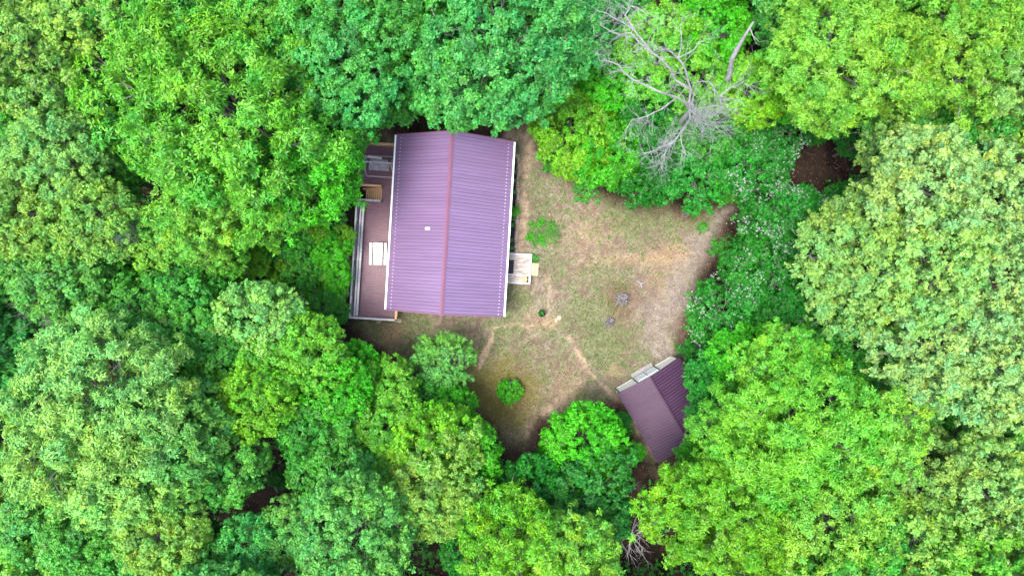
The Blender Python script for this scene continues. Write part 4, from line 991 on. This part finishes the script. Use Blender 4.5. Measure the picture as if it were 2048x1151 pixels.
# potted plant in a black tub
x, y = at(1084, 626, .3); pp = empty('tub_planter', (x, y, gzf(x, y)), 0, 'round black tub with a small green plant standing on the yard', 'planter')
mb = MB(); mb.tube([(0,0,0), (0,0,.28), (0,0,.3), (0,0,.3), (0,0,.24), (0,0,.22)], [.24, .3, .32, .29, .28, .02], 28); mb.build('tub', M['pot'], pp)
rng = np.random.default_rng(5); n = 34; a_ = rng.random(n) * 6.28; q_ = rng.random(n) ** .7 * .2
V = rosettes(rng, np.stack([q_*np.cos(a_), q_*np.sin(a_), .26 + rng.random(n) * .12], -1), np.tile([0,0,1.], (n,1)), 5, .09, .045); me_ = npmesh('plant', V, 4, np.ones((len(V),3)) * rng.uniform(.6, 1.3, (len(V),1)), M['leaf'])
o = bpy.data.objects.new('plant', me_); C.objects.link(o); o.parent = pp; o.color = (*COL['C2'], 1)
for k, (px, py, s, lab) in enumerate([(1025, 766, .3, 'grey flat rock against the top of the round hosta bush'), (1119, 634, .22, 'flat tan stone right of the black tub'), (797, 640, .28, 'pale block stone at the lower right corner of the deck'), (757, 643, .18, 'small pale stone below the bottom railing of the deck'), (1112, 640, .16, 'little tan stone between the tub and the flat stone')]):
    o = bpy.data.objects.new('rock', rock_mesh('rock', 30 + k, M['greystone'] if k == 0 else M['stone'], 2, .6)); C.objects.link(o); x, y = at(px, py, .1)
    o.location = (x, y, gzf(x, y) + s * .15); o.scale = (s * 1.2, s * .8, s * .5); o.rotation_euler = (0, 0, .5 + k); tag(o, lab, 'rock')

# ------------------------------------------------------------------ scattered ground cover
rng = np.random.default_rng(12)
def blades(n, x0, x1, y0, y1):
    x = rng.uniform(x0, x1, n); y = rng.uniform(y0, y1, n); return x, y
x, y = blades(260000, -17, 32, -17, 15)
ins, green, moss, dry, path, drive, n1, n2, n3 = ground_fields(x, y)
lx, ly = w2h(x, y); free = ~((np.abs(lx) < 4.3) & (np.abs(ly) < 6.8)) & ~((lx > -8.1) & (lx < -4) & (np.abs(ly) < 8.1)) & ~((lx > 4) & (lx < 5.5) & (ly > -1.7) & (ly < 6.6)) & ~((lx > 4) & (lx < 7.5) & (ly < -1.7) & (ly > -4.4))
pr = ins * (.04 + .62 * green + .3 * moss) * (1 - .9 * path) * (1 - .75 * dry) * (1 - .8 * drive)
k = free & (rng.random(len(x)) < pr); x = x[k]; y = y[k]; gr = green[k]; ms = moss[k]; n = len(x); z = gz(x, y)
Pc = np.stack([x, y, z], -1)
V = rosettes(rng, Pc, np.tile([0, 0, 1.], (n, 1)), 4, .09, .022, -.55, .3)
tone = np.repeat(rng.random(n), 4); gcol = np.where((tone < .3)[:, None], lin(176,158,112) * .5, np.where((np.repeat(ms, 4) > .4)[:, None], lin(140,142,60) * .5, lin(92,148,56) * .45)) * rng.uniform(.4, 1.4, (len(V), 1))
o = bpy.data.objects.new('grass', npmesh('grass', V, 4, gcol, M['scatter'])); C.objects.link(o); tag(o, 'short sparse green and straw grass in patches over the yard', 'grass', kind='stuff')
# litter: dead leaves, chips, pebbles in the yard and on the forest floor
x, y = blades(210000, -46, 46, -28, 28)
ins, green, moss, dry, path, drive, n1, n2, n3 = ground_fields(x, y)
lx, ly = w2h(x, y); free = ~((np.abs(lx) < 4.3) & (np.abs(ly) < 6.8)) & ~((lx > -8.1) & (lx < -4) & (np.abs(ly) < 8.1)) & ~((lx > 4) & (lx < 5.5) & (ly > -1.7) & (ly < 6.6))& ~((lx > 4) & (lx < 7.5) & (ly < -1.7) & (ly > -4.4))
k = free & (rng.random(len(x)) < .25 + .45 * (1 - ins) + .3 * drive); x = x[k]; y = y[k]; ins = ins[k]; drive = drive[k]; n = len(x)
Pc = np.stack([x, y, gz(x, y) + .012], -1); N_ = unit(rng.normal(0, .35, (n, 3)) + [0, 0, 1.]); U_ = unit(np.cross(N_, rng.normal(0, 1, (n, 3))))
V = leaf_quads(Pc, N_, U_, rng.uniform(.05, .13, n) * (1.25 - .5 * ins), rng.uniform(.03, .07, n), .05)
pal = np.array([lin(196,178,154), lin(168,128,96), lin(102,80,66), lin(76,60,50), lin(128,98,82), lin(200,186,172)]) * .5
V[::9] = (V[::9] - V[::9][:, :1]) * 1.8 + V[::9][:, :1]
pi = np.where(rng.random(n) < ins, rng.choice([0, 1, 2, 3, 5, 0], n), rng.choice([1, 2, 3, 3, 4, 2], n)); cl = pal[pi] * rng.uniform(.6, 1.2, (n, 1))
o = bpy.data.objects.new('leaf_litter', npmesh('leaf_litter', V, 4, cl, M['scatter'])); C.objects.link(o); tag(o, 'brown dead leaves and chips strewn over soil and forest floor', 'litter', kind='stuff')
# undergrowth below the forest
x, y = blades(42000, -46, 46, -29, 29)
dist = polydist(x, y, CLEAR) + (fbm(x, y, .4, 51, 3) - .5) * 3.0
GAPS = [(540,985,36),(1655,322,48),(430,545,35),(500,570,45),(560,595,38),(280,540,40),(1255,965,34),(1262,1060,50),(470,560,50),(1040,905,40),(600,600,40),(690,420,40),(700,470,30),(1600,330,50)]
gapm = np.zeros(len(x))
for px, py, s in GAPS:
    gx, gy = at(px, py); gapm = np.maximum(gapm, np.exp(-(((x - gx) ** 2 + (y - gy) ** 2) / (s * CH / F) ** 2)))
lx, ly = w2h(x, y)
k = (dist < -.8) & (fbm(x, y, .5, 61, 3) > .40) & (gapm < .45) & ~((lx > -10.5) & (lx < 6) & (np.abs(ly) < 8.6)); x = x[k]; y = y[k]; n = len(x)
hgt = .15 + 2.2 * sstep(.42, .75, fbm(x, y, .45, 71, 3)) * rng.random(n) ** .6
Pc = np.stack([x, y, gz(x, y) + hgt], -1)
V = rosettes(rng, Pc, np.tile([0, 0, 1.], (n, 1)), 5, .2, .12, .2, .4)
hue = np.repeat(fbm(x, y, .3, 81, 2), 5)[:, None]; cl = (np.array(COL['F2']) * (1 - hue) + np.array(COL['B']) * hue) * np.exp(rng.normal(0, .25, (len(V), 1)))
o = bpy.data.objects.new('undergrowth', npmesh('undergrowth', V, 4, cl, leaf_mat('undergrowth_leaves', .3, use_obj=False))); C.objects.link(o); tag(o, 'low green undergrowth covering the forest floor between trunks', 'undergrowth', kind='stuff')
